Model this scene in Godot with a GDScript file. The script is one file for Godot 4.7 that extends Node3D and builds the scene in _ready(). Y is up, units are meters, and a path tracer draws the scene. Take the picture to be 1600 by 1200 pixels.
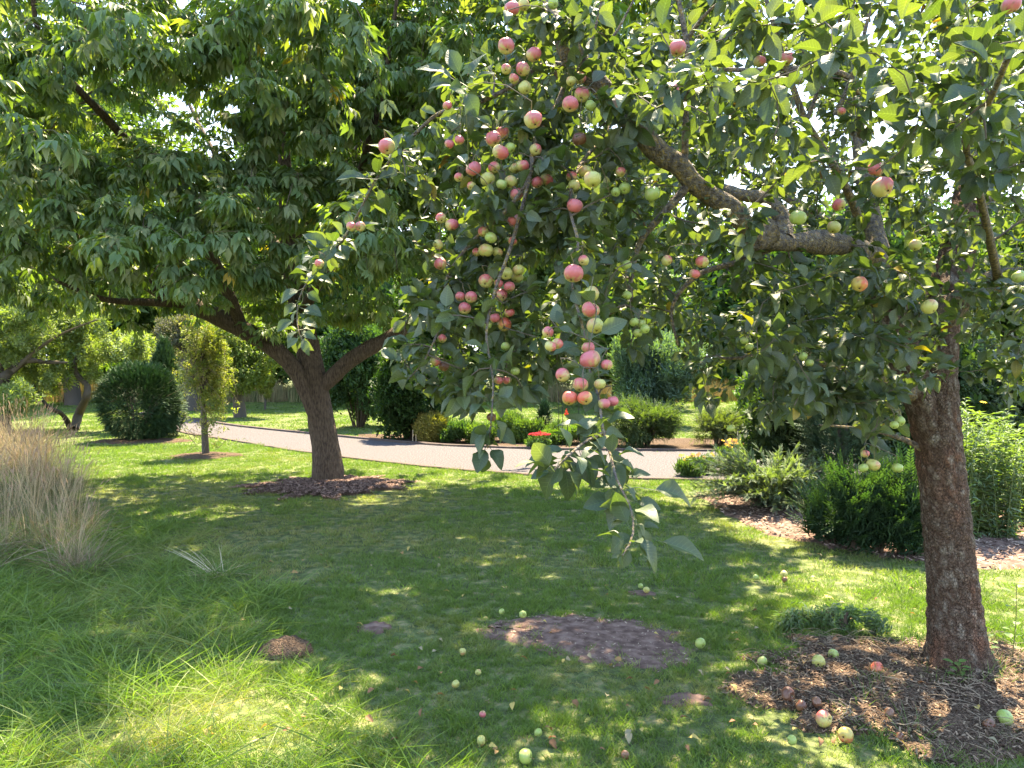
extends Node3D

# ---------------------------------------------------------------- helpers
class MB:
	var v := PackedVector3Array()
	var c := PackedColorArray()
	var u := PackedVector2Array()
	var ix := PackedInt32Array()
	func vert(p: Vector3, col := Color.WHITE, uv := Vector2.ZERO) -> int:
		v.append(p); c.append(col); u.append(uv)
		return v.size() - 1
	func tri(a: int, b: int, d: int) -> void:
		ix.append(a); ix.append(b); ix.append(d)
	func quad(a: int, b: int, d: int, e: int) -> void:
		tri(a, b, d); tri(a, d, e)
	func mesh() -> ArrayMesh:
		var n := PackedVector3Array(); n.resize(v.size())
		for k in range(0, ix.size(), 3):
			var a := ix[k]; var b := ix[k + 1]; var d := ix[k + 2]
			var f := (v[d] - v[a]).cross(v[b] - v[a])
			n[a] += f; n[b] += f; n[d] += f
		for k in n.size():
			n[k] = n[k].normalized() if n[k].length_squared() > 0.0 else Vector3.UP
		var arr := []; arr.resize(Mesh.ARRAY_MAX)
		arr[Mesh.ARRAY_VERTEX] = v; arr[Mesh.ARRAY_NORMAL] = n; arr[Mesh.ARRAY_COLOR] = c
		arr[Mesh.ARRAY_TEX_UV] = u; arr[Mesh.ARRAY_INDEX] = ix
		var m := ArrayMesh.new()
		m.add_surface_from_arrays(Mesh.PRIMITIVE_TRIANGLES, arr)
		return m

const EYE := 1.55
const F := 1230.2            # focal length in pixels of the 1600x1200 photograph
const PITCH := 0.0325        # camera looks down by this many radians
var rng := RandomNumberGenerator.new()
var noise := FastNoiseLite.new()
var fine := FastNoiseLite.new()
var cell := FastNoiseLite.new()
var to_sun := Vector3.UP
var lit_polys: Array = []
var used := {}
var M := {}

func r(a: float, b: float) -> float: return rng.randf_range(a, b)
func rv() -> Vector3: return Vector3(r(-1, 1), r(-1, 1), r(-1, 1))

# a pixel and a distance ahead of the camera -> a point; a pixel on the lawn -> a point
func P(px: float, py: float, z: float) -> Vector3:
	var d := ray(px, py)
	return Vector3(0, EYE, 0) + d * (z / -d.z)
func ray(px: float, py: float) -> Vector3:
	var y := -(py - 600.0) / F
	return Vector3((px - 800.0) / F, y * cos(PITCH) - sin(PITCH), -cos(PITCH) - y * sin(PITCH))
func G(px: float, py: float) -> Vector3:
	var d := ray(px, py)
	return Vector3(0, EYE, 0) + d * (EYE / -d.y)
func Gs(list: Array) -> PackedVector2Array:
	var out := PackedVector2Array()
	for a in list:
		var g := G(a[0], a[1]); out.append(Vector2(g.x, g.z))
	return out
func pix(p: Vector3) -> Vector3:
	var q := p - Vector3(0, EYE, 0)
	var fwd := q.y * -sin(PITCH) - q.z * cos(PITCH)
	var up := q.y * cos(PITCH) - q.z * sin(PITCH)
	return Vector3(800.0 + q.x / fwd * F, 600.0 - up / fwd * F, fwd)
func lawn_y(x: float, z: float) -> float:
	return 0.03 * noise.get_noise_2d(x * 6.0, z * 6.0) * clampf((9.0 + z) / 3.0, 0.0, 1.0)

# where the photograph shows sun on the ground, no crown stands between that ground and the sun
func lets_sun_by(p: Vector3) -> bool:
	var g := p - to_sun * (p.y / to_sun.y)
	for poly in lit_polys:
		if Geometry2D.is_point_in_polygon(Vector2(g.x, g.z), poly): return true
	return false
func numbered(n: String) -> String:
	if not used.has(n):
		used[n] = 0
		return n
	used[n] += 1
	return "%s_%03d" % [n, used[n]]
func thing(n: String, label: String, category: String, at := Vector3.ZERO, group := "") -> Node3D:
	var o := Node3D.new(); o.name = numbered(n); add_child(o); o.position = at
	tag(o, label, category, group)
	return o
func tag(o: Node, label: String, category: String, group := "", kind := "") -> Node:
	if label: o.set_meta("label", label)
	if category: o.set_meta("category", category)
	if group: o.set_meta("group", group)
	if kind: o.set_meta("kind", kind)
	return o
func part(n: String, m: Mesh, mat: Material, parent: Node3D, xf := Transform3D.IDENTITY) -> MeshInstance3D:
	var o := MeshInstance3D.new()
	o.name = numbered(n) if parent == self else n
	o.mesh = m; o.material_override = mat; o.transform = xf
	parent.add_child(o, true)
	return o
func scatter(n: String, m: Mesh, mat: Material, xf: Array, cols: Array, parent: Node3D) -> MultiMeshInstance3D:
	var mm := MultiMesh.new()
	mm.transform_format = MultiMesh.TRANSFORM_3D
	mm.use_colors = true
	mm.mesh = m
	mm.instance_count = xf.size()
	for k in xf.size():
		mm.set_instance_transform(k, xf[k])
		mm.set_instance_color(k, cols[k])
	var o := MultiMeshInstance3D.new()
	o.name = numbered(n) if parent == self else n
	o.multimesh = mm; o.material_override = mat
	o.set_meta("kind", "stuff")
	parent.add_child(o, true)
	return o

func frame(dir: Vector3, up: Vector3, s := 1.0) -> Basis:
	var x := dir.normalized()
	var z := x.cross(up)
	if z.length() < 1e-4: z = x.cross(Vector3(0.31, 0.2, 0.9))
	z = z.normalized()
	return Basis(x * s, z.cross(x) * s, z * s)

# a tapering tube along points; lump > 0 roughens it with noise
func tube(mb: MB, pts: Array, rad: Array, sides: int, col := Color.WHITE, lump := 0.0, cap := true) -> void:
	if rad.size() != pts.size(): rad = taper(pts.size(), rad)
	var prev := -1
	var ref := Vector3(0.17, 0.3, 0.94)
	var along := 0.0
	for k in pts.size():
		var a: Vector3 = pts[maxi(k - 1, 0)]
		var b: Vector3 = pts[mini(k + 1, pts.size() - 1)]
		var t := (b - a).normalized()
		var e := t.cross(ref)
		if e.length() < 0.05: e = t.cross(Vector3.RIGHT)
		e = e.normalized()
		var f := e.cross(t)
		if k > 0: along += (pts[k] as Vector3).distance_to(pts[k - 1])
		var first := mb.v.size()
		for s in sides + 1:
			var an := TAU * s / sides
			var q := e * cos(an) + f * sin(an)
			var p: Vector3 = pts[k]
			var rr: float = rad[k]
			if lump > 0.0:
				var w := p + q * rr
				rr *= 1.0 + lump * (noise.get_noise_3dv(w * 40.0) + 0.6 * fine.get_noise_3dv(w * 110.0))
			mb.vert(p + q * rr, col, Vector2(float(s) / sides * TAU * float(rad[0]), along))
		if prev >= 0:
			for s in sides:
				mb.quad(prev + s, prev + s + 1, first + s + 1, first + s)
		prev = first
	if cap:
		var tip := mb.vert(pts[-1], col, Vector2(0, along))
		for s in sides:
			mb.tri(prev + s, prev + s + 1, tip)

# smooth curve through rough points
func curve(pts: Array, step: float) -> Array:
	var c := Curve3D.new()
	for k in pts.size():
		var a: Vector3 = pts[maxi(k - 1, 0)]
		var b: Vector3 = pts[mini(k + 1, pts.size() - 1)]
		var h := (b - a) / 6.0
		c.add_point(pts[k], -h, h)
	c.bake_interval = step * 0.5
	var out := []
	var n := maxi(2, int(c.get_baked_length() / step))
	for k in n + 1:
		out.append(c.sample_baked(c.get_baked_length() * k / n))
	return out
func taper(n: int, list: Array) -> Array:
	var out := []
	for k in n:
		var t := float(k) / (n - 1) * (list.size() - 1)
		var i := mini(int(t), list.size() - 2)
		out.append(lerpf(list[i], list[i + 1], t - i))
	return out

# leaf: along +X from its stalk, blade in XZ, upper side +Y
func leaf_into(mb: MB, xf: Transform3D, stalk: float, length: float, width: float, seg: int, curl: float, fold: float, wave: float, teeth: float, blunt := 0.85, col := Color.WHITE, rib := Color(1.25, 1.25, 1.1)) -> void:
	if stalk > 0.0:
		var w := width * 0.022
		var a := mb.vert(xf * Vector3(0, 0, -w), rib * col); var b := mb.vert(xf * Vector3(0, 0, w), rib * col)
		var d := mb.vert(xf * Vector3(stalk * 1.04, -0.001, w), rib * col); var e := mb.vert(xf * Vector3(stalk * 1.04, -0.001, -w), rib * col)
		mb.quad(a, b, d, e)
	var rows := []
	for k in seg + 1:
		var t := float(k) / seg
		var w := pow(maxf(sin(PI * pow(t, blunt)), 0.0), 0.84) * width * 0.5
		if k > 0 and k < seg: w *= 1.0 + teeth * (1.0 if k % 2 == 0 else -1.0)
		if k == seg: w = 0.0
		var ang := curl * t * t
		var x := stalk + length * (t - 0.10 * absf(curl) * t * t)
		var y := -length * 0.5 * sin(ang) * t
		var row := []
		for s in [-1.0, -0.5, 0.0, 0.5, 1.0]:
			var yy: float = y + absf(s) * w * fold + wave * w * sin(t * 9.0 + s * 2.0) * absf(s)
			row.append(mb.vert(xf * Vector3(x - absf(s) * w * 0.12, yy, s * w), col * (rib if s == 0.0 else Color.WHITE), Vector2(t, s * 0.5 + 0.5)))
		rows.append(row)
	for k in seg:
		for s in 4:
			mb.quad(rows[k][s], rows[k + 1][s], rows[k + 1][s + 1], rows[k][s + 1])
# a cheap leaf of a few faces
func leaflet(mb: MB, xf: Transform3D, length: float, width: float, droop: float, col := Color.WHITE) -> void:
	var a := mb.vert(xf * Vector3.ZERO, col)
	var b := mb.vert(xf * Vector3(length * 0.42, width * 0.12, width * 0.5), col)
	var d := mb.vert(xf * Vector3(length * 0.46, -droop * 0.2 * length, 0), col)
	var e := mb.vert(xf * Vector3(length * 0.42, width * 0.12, -width * 0.5), col)
	var f := mb.vert(xf * Vector3(length * 0.95, -droop * 0.6 * length, 0), col)
	mb.tri(a, d, b); mb.tri(a, e, d); mb.tri(b, d, f); mb.tri(d, e, f)

# twigs from the nearest point of what already stands to each target
func grow(np: PackedVector3Array, nr: PackedFloat32Array, targets: Array, mb: MB, sides: int, bow: float, thin: float, col := Color.WHITE) -> Array:
	var keyed := []
	for t in targets:
		var best := 1e9
		for k in np.size(): best = minf(best, np[k].distance_squared_to(t))
		keyed.append([best, t])
	keyed.sort_custom(func(a, b): return a[0] < b[0])
	var out := []
	for kt in keyed:
		var t: Vector3 = kt[1]
		var best := 1e9
		var at := 0
		for k in np.size():
			var d := np[k].distance_squared_to(t)
			if d < best: best = d; at = k
		var a := np[at]
		var length := a.distance_to(t)
		if length < 0.03: continue
		var n := clampi(int(length / 0.09), 3, 14)
		var side := rv() * length * 0.12
		var pts := []
		var rad := []
		var r0 := minf(nr[at] * 0.75, thin + 0.010 * length)
		for k in n + 1:
			var s := float(k) / n
			var p := a.lerp(t, s) + (Vector3.UP * bow * length + side) * sin(PI * s) + rv() * 0.012 * length * sin(PI * s)
			pts.append(p); rad.append(lerpf(r0, thin * 0.6, s))
			if k > 0: np.append(p); nr.append(lerpf(r0, thin * 0.6, s))
		tube(mb, pts, rad, sides, col)
		out.append(pts)
	return out

func in_poly(poly: PackedVector2Array, x: float, y: float) -> bool:
	return Geometry2D.is_point_in_polygon(Vector2(x, y), poly)
func blob(cx: float, cz: float, rx: float, rz: float, rough: float, n := 40) -> PackedVector2Array:
	var out := PackedVector2Array()
	for k in n:
		var a := TAU * k / n
		var s := 1.0 + rough * (noise.get_noise_2d(cos(a) * 60.0 + cx * 31.0, sin(a) * 60.0 + cz * 17.0) + 0.5 * fine.get_noise_2d(cos(a) * 160.0 + cx, sin(a) * 160.0))
		out.append(Vector2(cx + cos(a) * rx * s, cz + sin(a) * rz * s))
	return out
# a gently humped sheet over a ground polygon
func sheet(poly: PackedVector2Array, lift: float, hump: float, rough: float, rings := 10) -> ArrayMesh:
	var mb := MB.new()
	var mid := Vector2.ZERO
	for p in poly: mid += p / poly.size()
	var n := poly.size() * 2
	for k in rings + 1:
		var t := float(k) / rings
		for s in n:
			var b := poly[s / 2].lerp(poly[(s / 2 + 1) % poly.size()], 0.5 * (s % 2))
			var q := mid.lerp(b, t)
			var y := lawn_y(q.x, q.y) + lift + hump * (1.0 - t * t)
			if k < rings: y += rough * (fine.get_noise_2d(q.x * 110.0, q.y * 110.0) + noise.get_noise_2d(q.x * 60.0, q.y * 60.0))
			else: y -= lift + 0.012
			mb.vert(Vector3(q.x, y, q.y), Color.WHITE, q)
	for k in rings:
		for s in n:
			var a := k * n + s; var b := k * n + (s + 1) % n
			mb.quad(a, a + n, b + n, b)
	return mb.mesh()

# ---------------------------------------------------------------- materials
func noise_tex(freq: float, cols: Array, offs: Array, type := FastNoiseLite.TYPE_SIMPLEX_SMOOTH, size := 512, sd := 1, cell_ret := -1) -> NoiseTexture2D:
	var t := NoiseTexture2D.new(); t.width = size; t.height = size; t.seamless = true
	var n := FastNoiseLite.new(); n.noise_type = type; n.frequency = freq; n.seed = sd
	n.fractal_octaves = 5
	if cell_ret >= 0: n.cellular_return_type = cell_ret
	t.noise = n
	var g := Gradient.new()
	g.offsets = PackedFloat32Array(offs)
	var pc := PackedColorArray()
	for c in cols: pc.append((c as Color).linear_to_srgb())
	g.colors = pc
	t.color_ramp = g
	return t
func height_tex(freq: float, type := FastNoiseLite.TYPE_SIMPLEX_SMOOTH, sd := 1, cell_ret := -1) -> NoiseTexture2D:
	return noise_tex(freq, [Color.BLACK, Color.WHITE], [0.0, 1.0], type, 512, sd, cell_ret)
func mat(rough: float, tex: Texture2D = null, scale := Vector3.ONE, bump: Texture2D = null, bump_cm := 1.0) -> StandardMaterial3D:
	var m := StandardMaterial3D.new()
	m.roughness = rough
	m.vertex_color_use_as_albedo = true
	m.metallic_specular = 0.3
	if tex or bump:
		m.uv1_triplanar = true; m.uv1_world_triplanar = true; m.uv1_scale = scale
	if tex: m.albedo_texture = tex
	if bump:
		m.heightmap_enabled = true; m.heightmap_texture = bump; m.heightmap_scale = bump_cm
	return m
func leaf_mat(rough: float, back: Color, spec := 0.5, tint := Color.WHITE) -> StandardMaterial3D:
	var m := mat(rough)
	m.metallic_specular = spec
	m.backlight_enabled = true; m.backlight = back
	m.cull_mode = BaseMaterial3D.CULL_DISABLED
	m.albedo_color = tint.linear_to_srgb()
	return m

func make_materials() -> void:
	M.lawn = mat(0.95, noise_tex(0.02, [Color(0.06, 0.075, 0.025), Color(0.10, 0.125, 0.04), Color(0.21, 0.185, 0.085)], [0.25, 0.55, 0.85]), Vector3.ONE * 0.8, height_tex(0.08), 1.5)
	M.path = mat(0.9, noise_tex(0.05, [Color(0.045, 0.039, 0.039), Color(0.07, 0.062, 0.062), Color(0.092, 0.082, 0.082), Color(0.14, 0.126, 0.126)], [0.2, 0.45, 0.55, 0.8]), Vector3.ONE * 1.2, height_tex(0.12), 0.8)
	M.edging = mat(0.9, noise_tex(0.04, [Color(0.06, 0.045, 0.037), Color(0.11, 0.085, 0.075)], [0.3, 0.7]), Vector3.ONE * 2.0)
	M.soil = mat(0.97, noise_tex(0.03, [Color(0.075, 0.045, 0.034), Color(0.135, 0.085, 0.065), Color(0.2, 0.135, 0.105)], [0.2, 0.5, 0.85], FastNoiseLite.TYPE_SIMPLEX_SMOOTH, 512, 7), Vector3.ONE * 0.7, height_tex(0.06, FastNoiseLite.TYPE_SIMPLEX_SMOOTH, 5), 0.4)
	M.mulch = mat(0.97, noise_tex(0.05, [Color(0.048, 0.03, 0.018), Color(0.105, 0.068, 0.042), Color(0.19, 0.13, 0.08)], [0.2, 0.5, 0.85], FastNoiseLite.TYPE_SIMPLEX_SMOOTH, 512, 9), Vector3.ONE * 2.0, height_tex(0.08, FastNoiseLite.TYPE_SIMPLEX_SMOOTH, 3), 2.0)
	M.chip = mat(0.95)
	M.apple_bark = mat(0.9, noise_tex(0.03, [Color(0.30, 0.28, 0.26), Color(0.62, 0.58, 0.54), Color(1.0, 0.98, 0.95)], [0.2, 0.45, 0.8], FastNoiseLite.TYPE_SIMPLEX_SMOOTH, 512, 21), Vector3(5.0, 3.5, 5.0), noise_tex(0.035, [Color.BLACK, Color.WHITE, Color(0.7, 0.7, 0.7)], [0.05, 0.35, 1.0], FastNoiseLite.TYPE_CELLULAR, 512, 4, FastNoiseLite.RETURN_DISTANCE2_SUB), 1.6)
	M.limb_bark = mat(0.9, noise_tex(0.02, [Color(0.05, 0.04, 0.032), Color(0.115, 0.095, 0.075), Color(0.17, 0.15, 0.125), Color(0.27, 0.17, 0.03), Color(0.36, 0.36, 0.31)], [0.15, 0.42, 0.58, 0.70, 0.84], FastNoiseLite.TYPE_SIMPLEX_SMOOTH, 512, 22), Vector3.ONE * 4.0, height_tex(0.05, FastNoiseLite.TYPE_SIMPLEX_SMOOTH, 8), 1.2)
	M.maple_bark = mat(0.9, noise_tex(0.03, [Color(0.045, 0.033, 0.024), Color(0.095, 0.068, 0.047), Color(0.145, 0.11, 0.075)], [0.2, 0.5, 0.85], FastNoiseLite.TYPE_SIMPLEX_SMOOTH, 512, 23), Vector3(3.0, 0.7, 3.0), noise_tex(0.03, [Color.BLACK, Color.WHITE], [0.05, 0.8], FastNoiseLite.TYPE_CELLULAR, 512, 6, FastNoiseLite.RETURN_DISTANCE2_SUB), 2.5)
	M.twig = mat(0.85)
	M.apple_leaf = leaf_mat(0.46, Color(0.95, 1.0, 0.42), 0.5)
	var vein := Image.create(256, 128, false, Image.FORMAT_RGB8)
	var vb := Image.create(256, 128, false, Image.FORMAT_RGB8)
	for y in 128:
		for x in 256:
			var sd := absf(y - 63.5) / 63.5
			var ph := fposmod(x / 256.0 * 9.0 - sd * 1.9 + 0.03 * sin(y * 0.3), 1.0)
			var side := exp(-pow((ph - 0.5) / 0.075, 2.0)) * (1.0 - sd * 0.6)
			var midrib := exp(-pow(sd / 0.035, 2.0))
			var net := 0.5 + 0.5 * noise.get_noise_2d(x * 6.0, y * 6.0)
			var v := clampf(0.74 + 0.10 * net + 0.16 * side + 0.2 * midrib, 0.0, 1.0)
			vein.set_pixel(x, y, Color(v, v, v * 0.97))
			var hgt := clampf(0.55 + 0.22 * sin((ph - 0.5) * TAU) * 0.0 - 0.35 * side - 0.45 * midrib + 0.15 * net, 0.0, 1.0)
			vb.set_pixel(x, y, Color(hgt, hgt, hgt))
	M.apple_leaf.albedo_texture = ImageTexture.create_from_image(vein)
	M.apple_leaf.heightmap_enabled = true; M.apple_leaf.heightmap_texture = ImageTexture.create_from_image(vb); M.apple_leaf.heightmap_scale = 0.10
	M.maple_leaf = leaf_mat(0.5, Color(0.95, 1.0, 0.4), 0.5)
	M.soft_leaf = leaf_mat(0.6, Color(0.9, 0.95, 0.4), 0.35)
	M.grass = leaf_mat(0.5, Color(0.9, 1.0, 0.4), 0.4)
	M.straw = leaf_mat(0.7, Color(0.7, 0.62, 0.45), 0.3)
	M.needle = leaf_mat(0.65, Color(0.35, 0.4, 0.2), 0.3)
	M.petal = leaf_mat(0.7, Color(0.8, 0.7, 0.6), 0.3)
	M.apple = mat(0.42); M.apple.metallic_specular = 0.5; M.apple.subsurf_scatter_enabled = true; M.apple.subsurf_scatter_strength = 0.08
	M.plain = mat(0.8)

# ---------------------------------------------------------------- scene
func _ready() -> void:
	rng.seed = 20240817
	noise.seed = 3; noise.frequency = 0.05; noise.fractal_octaves = 3
	fine.seed = 8; fine.frequency = 0.05; fine.fractal_octaves = 3
	cell.seed = 5; cell.noise_type = FastNoiseLite.TYPE_CELLULAR; cell.frequency = 0.05; cell.cellular_return_type = FastNoiseLite.RETURN_DISTANCE2_SUB
	var cam := Camera3D.new(); cam.name = "camera"; add_child(cam)
	cam.position = Vector3(0, EYE, 0); cam.rotation.x = -PITCH
	cam.fov = 52.0; cam.near = 0.05; cam.far = 600.0; cam.current = true
	var env := Environment.new()
	var sky := Sky.new(); var sm := ProceduralSkyMaterial.new()
	sm.sky_top_color = Color(0.56, 0.69, 0.88); sm.sky_horizon_color = Color(0.95, 0.96, 0.97); sm.sky_curve = 0.2
	sm.ground_bottom_color = Color(0.25, 0.27, 0.18); sm.ground_horizon_color = Color(0.6, 0.62, 0.55)
	sm.sun_angle_max = 40.0; sm.sun_curve = 0.12
	sky.sky_material = sm
	env.background_mode = Environment.BG_SKY; env.sky = sky; env.background_energy_multiplier = 0.68
	env.tonemap_mode = Environment.TONE_MAPPER_LINEAR; env.tonemap_exposure = 7.2
	env.sdfgi_enabled = true; env.ssao_enabled = true; env.ssil_enabled = true
	var we := WorldEnvironment.new(); we.name = "environment"; we.environment = env; add_child(we)
	var sun := DirectionalLight3D.new(); sun.name = "sun"; add_child(sun)
	var el := deg_to_rad(62.0); var az := deg_to_rad(12.0)
	to_sun = Vector3(sin(az) * cos(el), sin(el), -cos(az) * cos(el))
	sun.look_at_from_position(Vector3.ZERO, -to_sun)
	sun.light_energy = 1.6; sun.light_color = Color(1.0, 0.93, 0.80); sun.light_angular_distance = 0.53; sun.shadow_enabled = true

	make_materials()
	build_ground()
	for q in [[[150, 1085], [330, 1062], [520, 1060], [625, 1078], [600, 1110], [520, 1160], [470, 1230], [130, 1230], [180, 1120]],
		[[540, 722], [760, 742], [1110, 752], [1130, 800], [1280, 845], [1260, 872], [1150, 845], [1080, 800], [960, 768], [760, 762], [640, 768], [560, 745]],
		[[120, 690], [340, 690], [500, 715], [480, 738], [330, 738], [150, 735]],
		[[1120, 880], [1270, 885], [1450, 900], [1440, 1005], [1330, 985], [1210, 960]],
		[[1530, 900], [1750, 890], [1750, 1010], [1540, 990]],
		[[1180, 1090], [1310, 1150], [1290, 1200], [1150, 1200]], [[660, 1170], [720, 1170], [730, 1220], [650, 1220]],
		[[1090, 760], [1300, 755], [1280, 845], [1180, 830]]]:
		lit_polys.append(Gs(q))
	build_far_trees()
	build_garden()
	build_maple()
	build_apple_tree()
	build_fallen_apples()
	build_grass()
	build_leaf_litter()

# ---- the setting
var path_poly: PackedVector2Array
var bed_poly: PackedVector2Array
var back_bed: PackedVector2Array
var bare_polys: Array = []
var thin_polys: Array = []

func ground_strip(n: String, poly: PackedVector2Array, y: float, m: Material) -> MeshInstance3D:
	var idx := Geometry2D.triangulate_polygon(poly)
	var mb := MB.new()
	for p in poly: mb.vert(Vector3(p.x, y, p.y))
	for k in range(0, idx.size(), 3):
		var a := idx[k]; var b := idx[k + 1]; var d := idx[k + 2]
		if (poly[b] - poly[a]).cross(poly[d] - poly[a]) > 0.0: mb.tri(a, b, d)
		else: mb.tri(a, d, b)
	var o := part(n, mb.mesh(), m, self)
	o.set_meta("kind", "structure")
	return o

func chips(n: String, label: String, poly: PackedVector2Array, count: int, size: float, cols: Array, hump: float) -> void:
	var mb := MB.new()
	var a := [mb.vert(Vector3(-1, 0, -0.28)), mb.vert(Vector3(1, 0.05, -0.22)), mb.vert(Vector3(0.9, 0.0, 0.25)), mb.vert(Vector3(-0.8, 0.08, 0.3)), mb.vert(Vector3(0, 0.22, 0))]
	for k in 4: mb.tri(a[k], a[(k + 1) % 4], a[4])
	var box := Rect2(poly[0], Vector2.ZERO)
	var mid := Vector2.ZERO
	for p in poly: box = box.expand(p); mid += p / poly.size()
	var xf := []; var cc := []
	while xf.size() < count:
		var x := r(box.position.x, box.end.x); var z := r(box.position.y, box.end.y)
		if not in_poly(poly, x, z): continue
		var s := size * r(0.4, 1.3)
		var t := minf(1.0, Vector2((x - mid.x) / (box.size.x * 0.5), (z - mid.y) / (box.size.y * 0.5)).length())
		var b := Basis.from_euler(Vector3(r(-0.5, 0.5), r(0, TAU), r(-0.5, 0.5))).scaled(Vector3(s, s, s))
		xf.append(Transform3D(b, Vector3(x, lawn_y(x, z) + 0.008 + hump * (1.0 - t * t) + r(0, 0.012), z)))
		var c: Color = cols[rng.randi() % cols.size()]
		cc.append(c * r(0.7, 1.2))
	tag(scatter(n, mb.mesh(), M.chip, xf, cc, self), label, "bark chips", "", "stuff")

func build_ground() -> void:
	var mb := MB.new()
	var n := 150
	for j in n + 1:
		for i in n + 1:
			var z := 4.0 - pow(float(j) / n, 2.2) * 260.0
			var x := (float(i) / n - 0.5); x = signf(x) * pow(absf(x) * 2.0, 1.8) * 140.0
			mb.vert(Vector3(x, lawn_y(x, z), z))
	for j in n:
		for i in n:
			var a := j * (n + 1) + i
			mb.quad(a, a + n + 1, a + n + 2, a + 1)
	part("lawn", mb.mesh(), M.lawn, self).set_meta("kind", "structure")
	# path
	var near := [[214, 647], [245, 660], [270, 671], [300, 679], [360, 688], [430, 700], [520, 713], [640, 727], [760, 738], [900, 746], [1100, 751], [1300, 753], [1750, 752]]
	var far := [[1750, 708], [1300, 708], [1100, 707], [900, 705], [760, 701], [660, 696], [520, 683], [430, 674], [360, 666], [300, 656], [266, 649], [236, 641]]
	path_poly = Gs(near + far)
	ground_strip("path", path_poly, 0.022, M.path)
	for side in [near, far]:
		var pts := []
		for p in side:
			var g := G(p[0], p[1]); g.y = 0.012; pts.append(g)
		pts = curve(pts, 0.4)
		var e := MB.new()
		for k in pts.size():
			var t: Vector3 = (pts[mini(k + 1, pts.size() - 1)] - pts[maxi(k - 1, 0)]).normalized()
			var q := t.cross(Vector3.UP) * 0.045
			var y := (0.014 if side == near else 0.045) + 0.008 * noise.get_noise_1d(k * 9.0)
			for c in [[-1.0, -0.03], [-1.0, y], [1.0, y], [1.0, -0.03]]:
				e.vert(pts[k] + q * c[0] + Vector3.UP * c[1])
			if k:
				for s in 3: e.quad(k * 4 - 4 + s, k * 4 - 3 + s, k * 4 + s + 1, k * 4 + s)
		part("path_kerb", e.mesh(), M.edging, self).set_meta("kind", "structure")
	# planted beds
	bed_poly = Gs([[1085, 776], [1130, 764], [1250, 758], [1400, 757], [1900, 757], [1900, 886], [1500, 888], [1400, 874], [1280, 852], [1200, 836], [1130, 806]])
	back_bed = Gs([[560, 688], [640, 693], [700, 697], [760, 699], [900, 703], [1100, 705], [1300, 706], [1300, 688], [1100, 686], [900, 684], [760, 682], [640, 680], [560, 679]])
	var bp := PackedVector2Array()
	for k in bed_poly.size() * 6:
		var p := bed_poly[k / 6].lerp(bed_poly[(k / 6 + 1) % bed_poly.size()], (k % 6) / 6.0)
		bp.append(p + Vector2(noise.get_noise_2d(p.x * 90.0, p.y * 90.0), fine.get_noise_2d(p.x * 90.0, p.y * 90.0)) * 0.12)
	bed_poly = bp
	part("bed_soil", sheet(bed_poly, 0.012, 0.02, 0.014, 24), M.soil, self).set_meta("kind", "structure")
	ground_strip("bed_soil", back_bed, 0.014, M.mulch)
	chips("bark_mulch", "brown bark chips strewn over the shrub bed soil", bed_poly, 9000, 0.022, [Color(0.16, 0.11, 0.085), Color(0.26, 0.19, 0.15), Color(0.34, 0.26, 0.2)], 0.025)
	# bare patches and mulch rings
	var bare := Gs([[745, 985], [775, 970], [830, 962], [920, 963], [1000, 972], [1060, 990], [1084, 1015], [1078, 1040], [1040, 1052], [950, 1044], [880, 1030], [800, 1012]])
	var b2 := PackedVector2Array()
	for k in bare.size() * 4:
		var p := bare[k / 4].lerp(bare[(k / 4 + 1) % bare.size()], (k % 4) / 4.0)
		b2.append(p + Vector2(noise.get_noise_2d(p.x * 200.0, p.y * 200.0), fine.get_noise_2d(p.x * 240.0, p.y * 240.0)) * 0.13)
	bare_polys.append(b2)
	part("bare_earth", sheet(b2, 0.006, 0.004, 0.0022, 18), M.soil, self).set_meta("kind", "structure")
	chips("twig_litter", "small dry crumbs and stalks on the bare earth patch", b2, 700, 0.007, [Color(0.12, 0.08, 0.06), Color(0.22, 0.15, 0.115), Color(0.36, 0.28, 0.2)], 0.015)
	for s in [[1070, 1097, 0.13, 0.07], [585, 980, 0.1, 0.1], [1004, 928, 0.1, 0.07]]:
		var g := G(s[0], s[1])
		var bl := blob(g.x, g.z, s[2], s[3], 0.5, 24)
		bare_polys.append(bl)
		part("bare_earth", sheet(bl, 0.008, 0.006, 0.006, 6), M.soil, self).set_meta("kind", "structure")
	var mr := blob(-2.2, -9.45, 0.84, 0.8, 0.6, 70)
	bare_polys.append(mr)
	part("mulch_ring", sheet(mr, 0.010, 0.04, 0.012, 12), M.mulch, self).set_meta("kind", "structure")
	chips("bark_mulch", "reddish bark chips heaped round the forked tree's foot", mr, 8000, 0.019, [Color(0.08, 0.045, 0.035), Color(0.14, 0.085, 0.065), Color(0.22, 0.14, 0.11), Color(0.28, 0.19, 0.15)], 0.04)
	var ar := blob(2.12, -3.62, 1.02, 0.66, 0.35, 60)
	bare_polys.append(ar)
	part("mulch_ring", sheet(ar, 0.012, 0.03, 0.016, 20), M.mulch, self).set_meta("kind", "structure")
	chips("bark_mulch", "dark bark chips and dry stalks under the apple trunk", ar, 13000, 0.012, [Color(0.055, 0.033, 0.02), Color(0.09, 0.057, 0.036), Color(0.14, 0.092, 0.06), Color(0.25, 0.18, 0.115)], 0.035)
	straw_litter(ar)
	for s in [[320, 713, 0.62, 0.45], [222, 690, 0.95, 0.55]]:
		var g := G(s[0], s[1])
		var bl := blob(g.x, g.z, s[2], s[3], 0.4, 36)
		bare_polys.append(bl)
		part("mulch_ring", sheet(bl, 0.012, 0.03, 0.01, 6), M.mulch, self).set_meta("kind", "structure")
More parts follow.
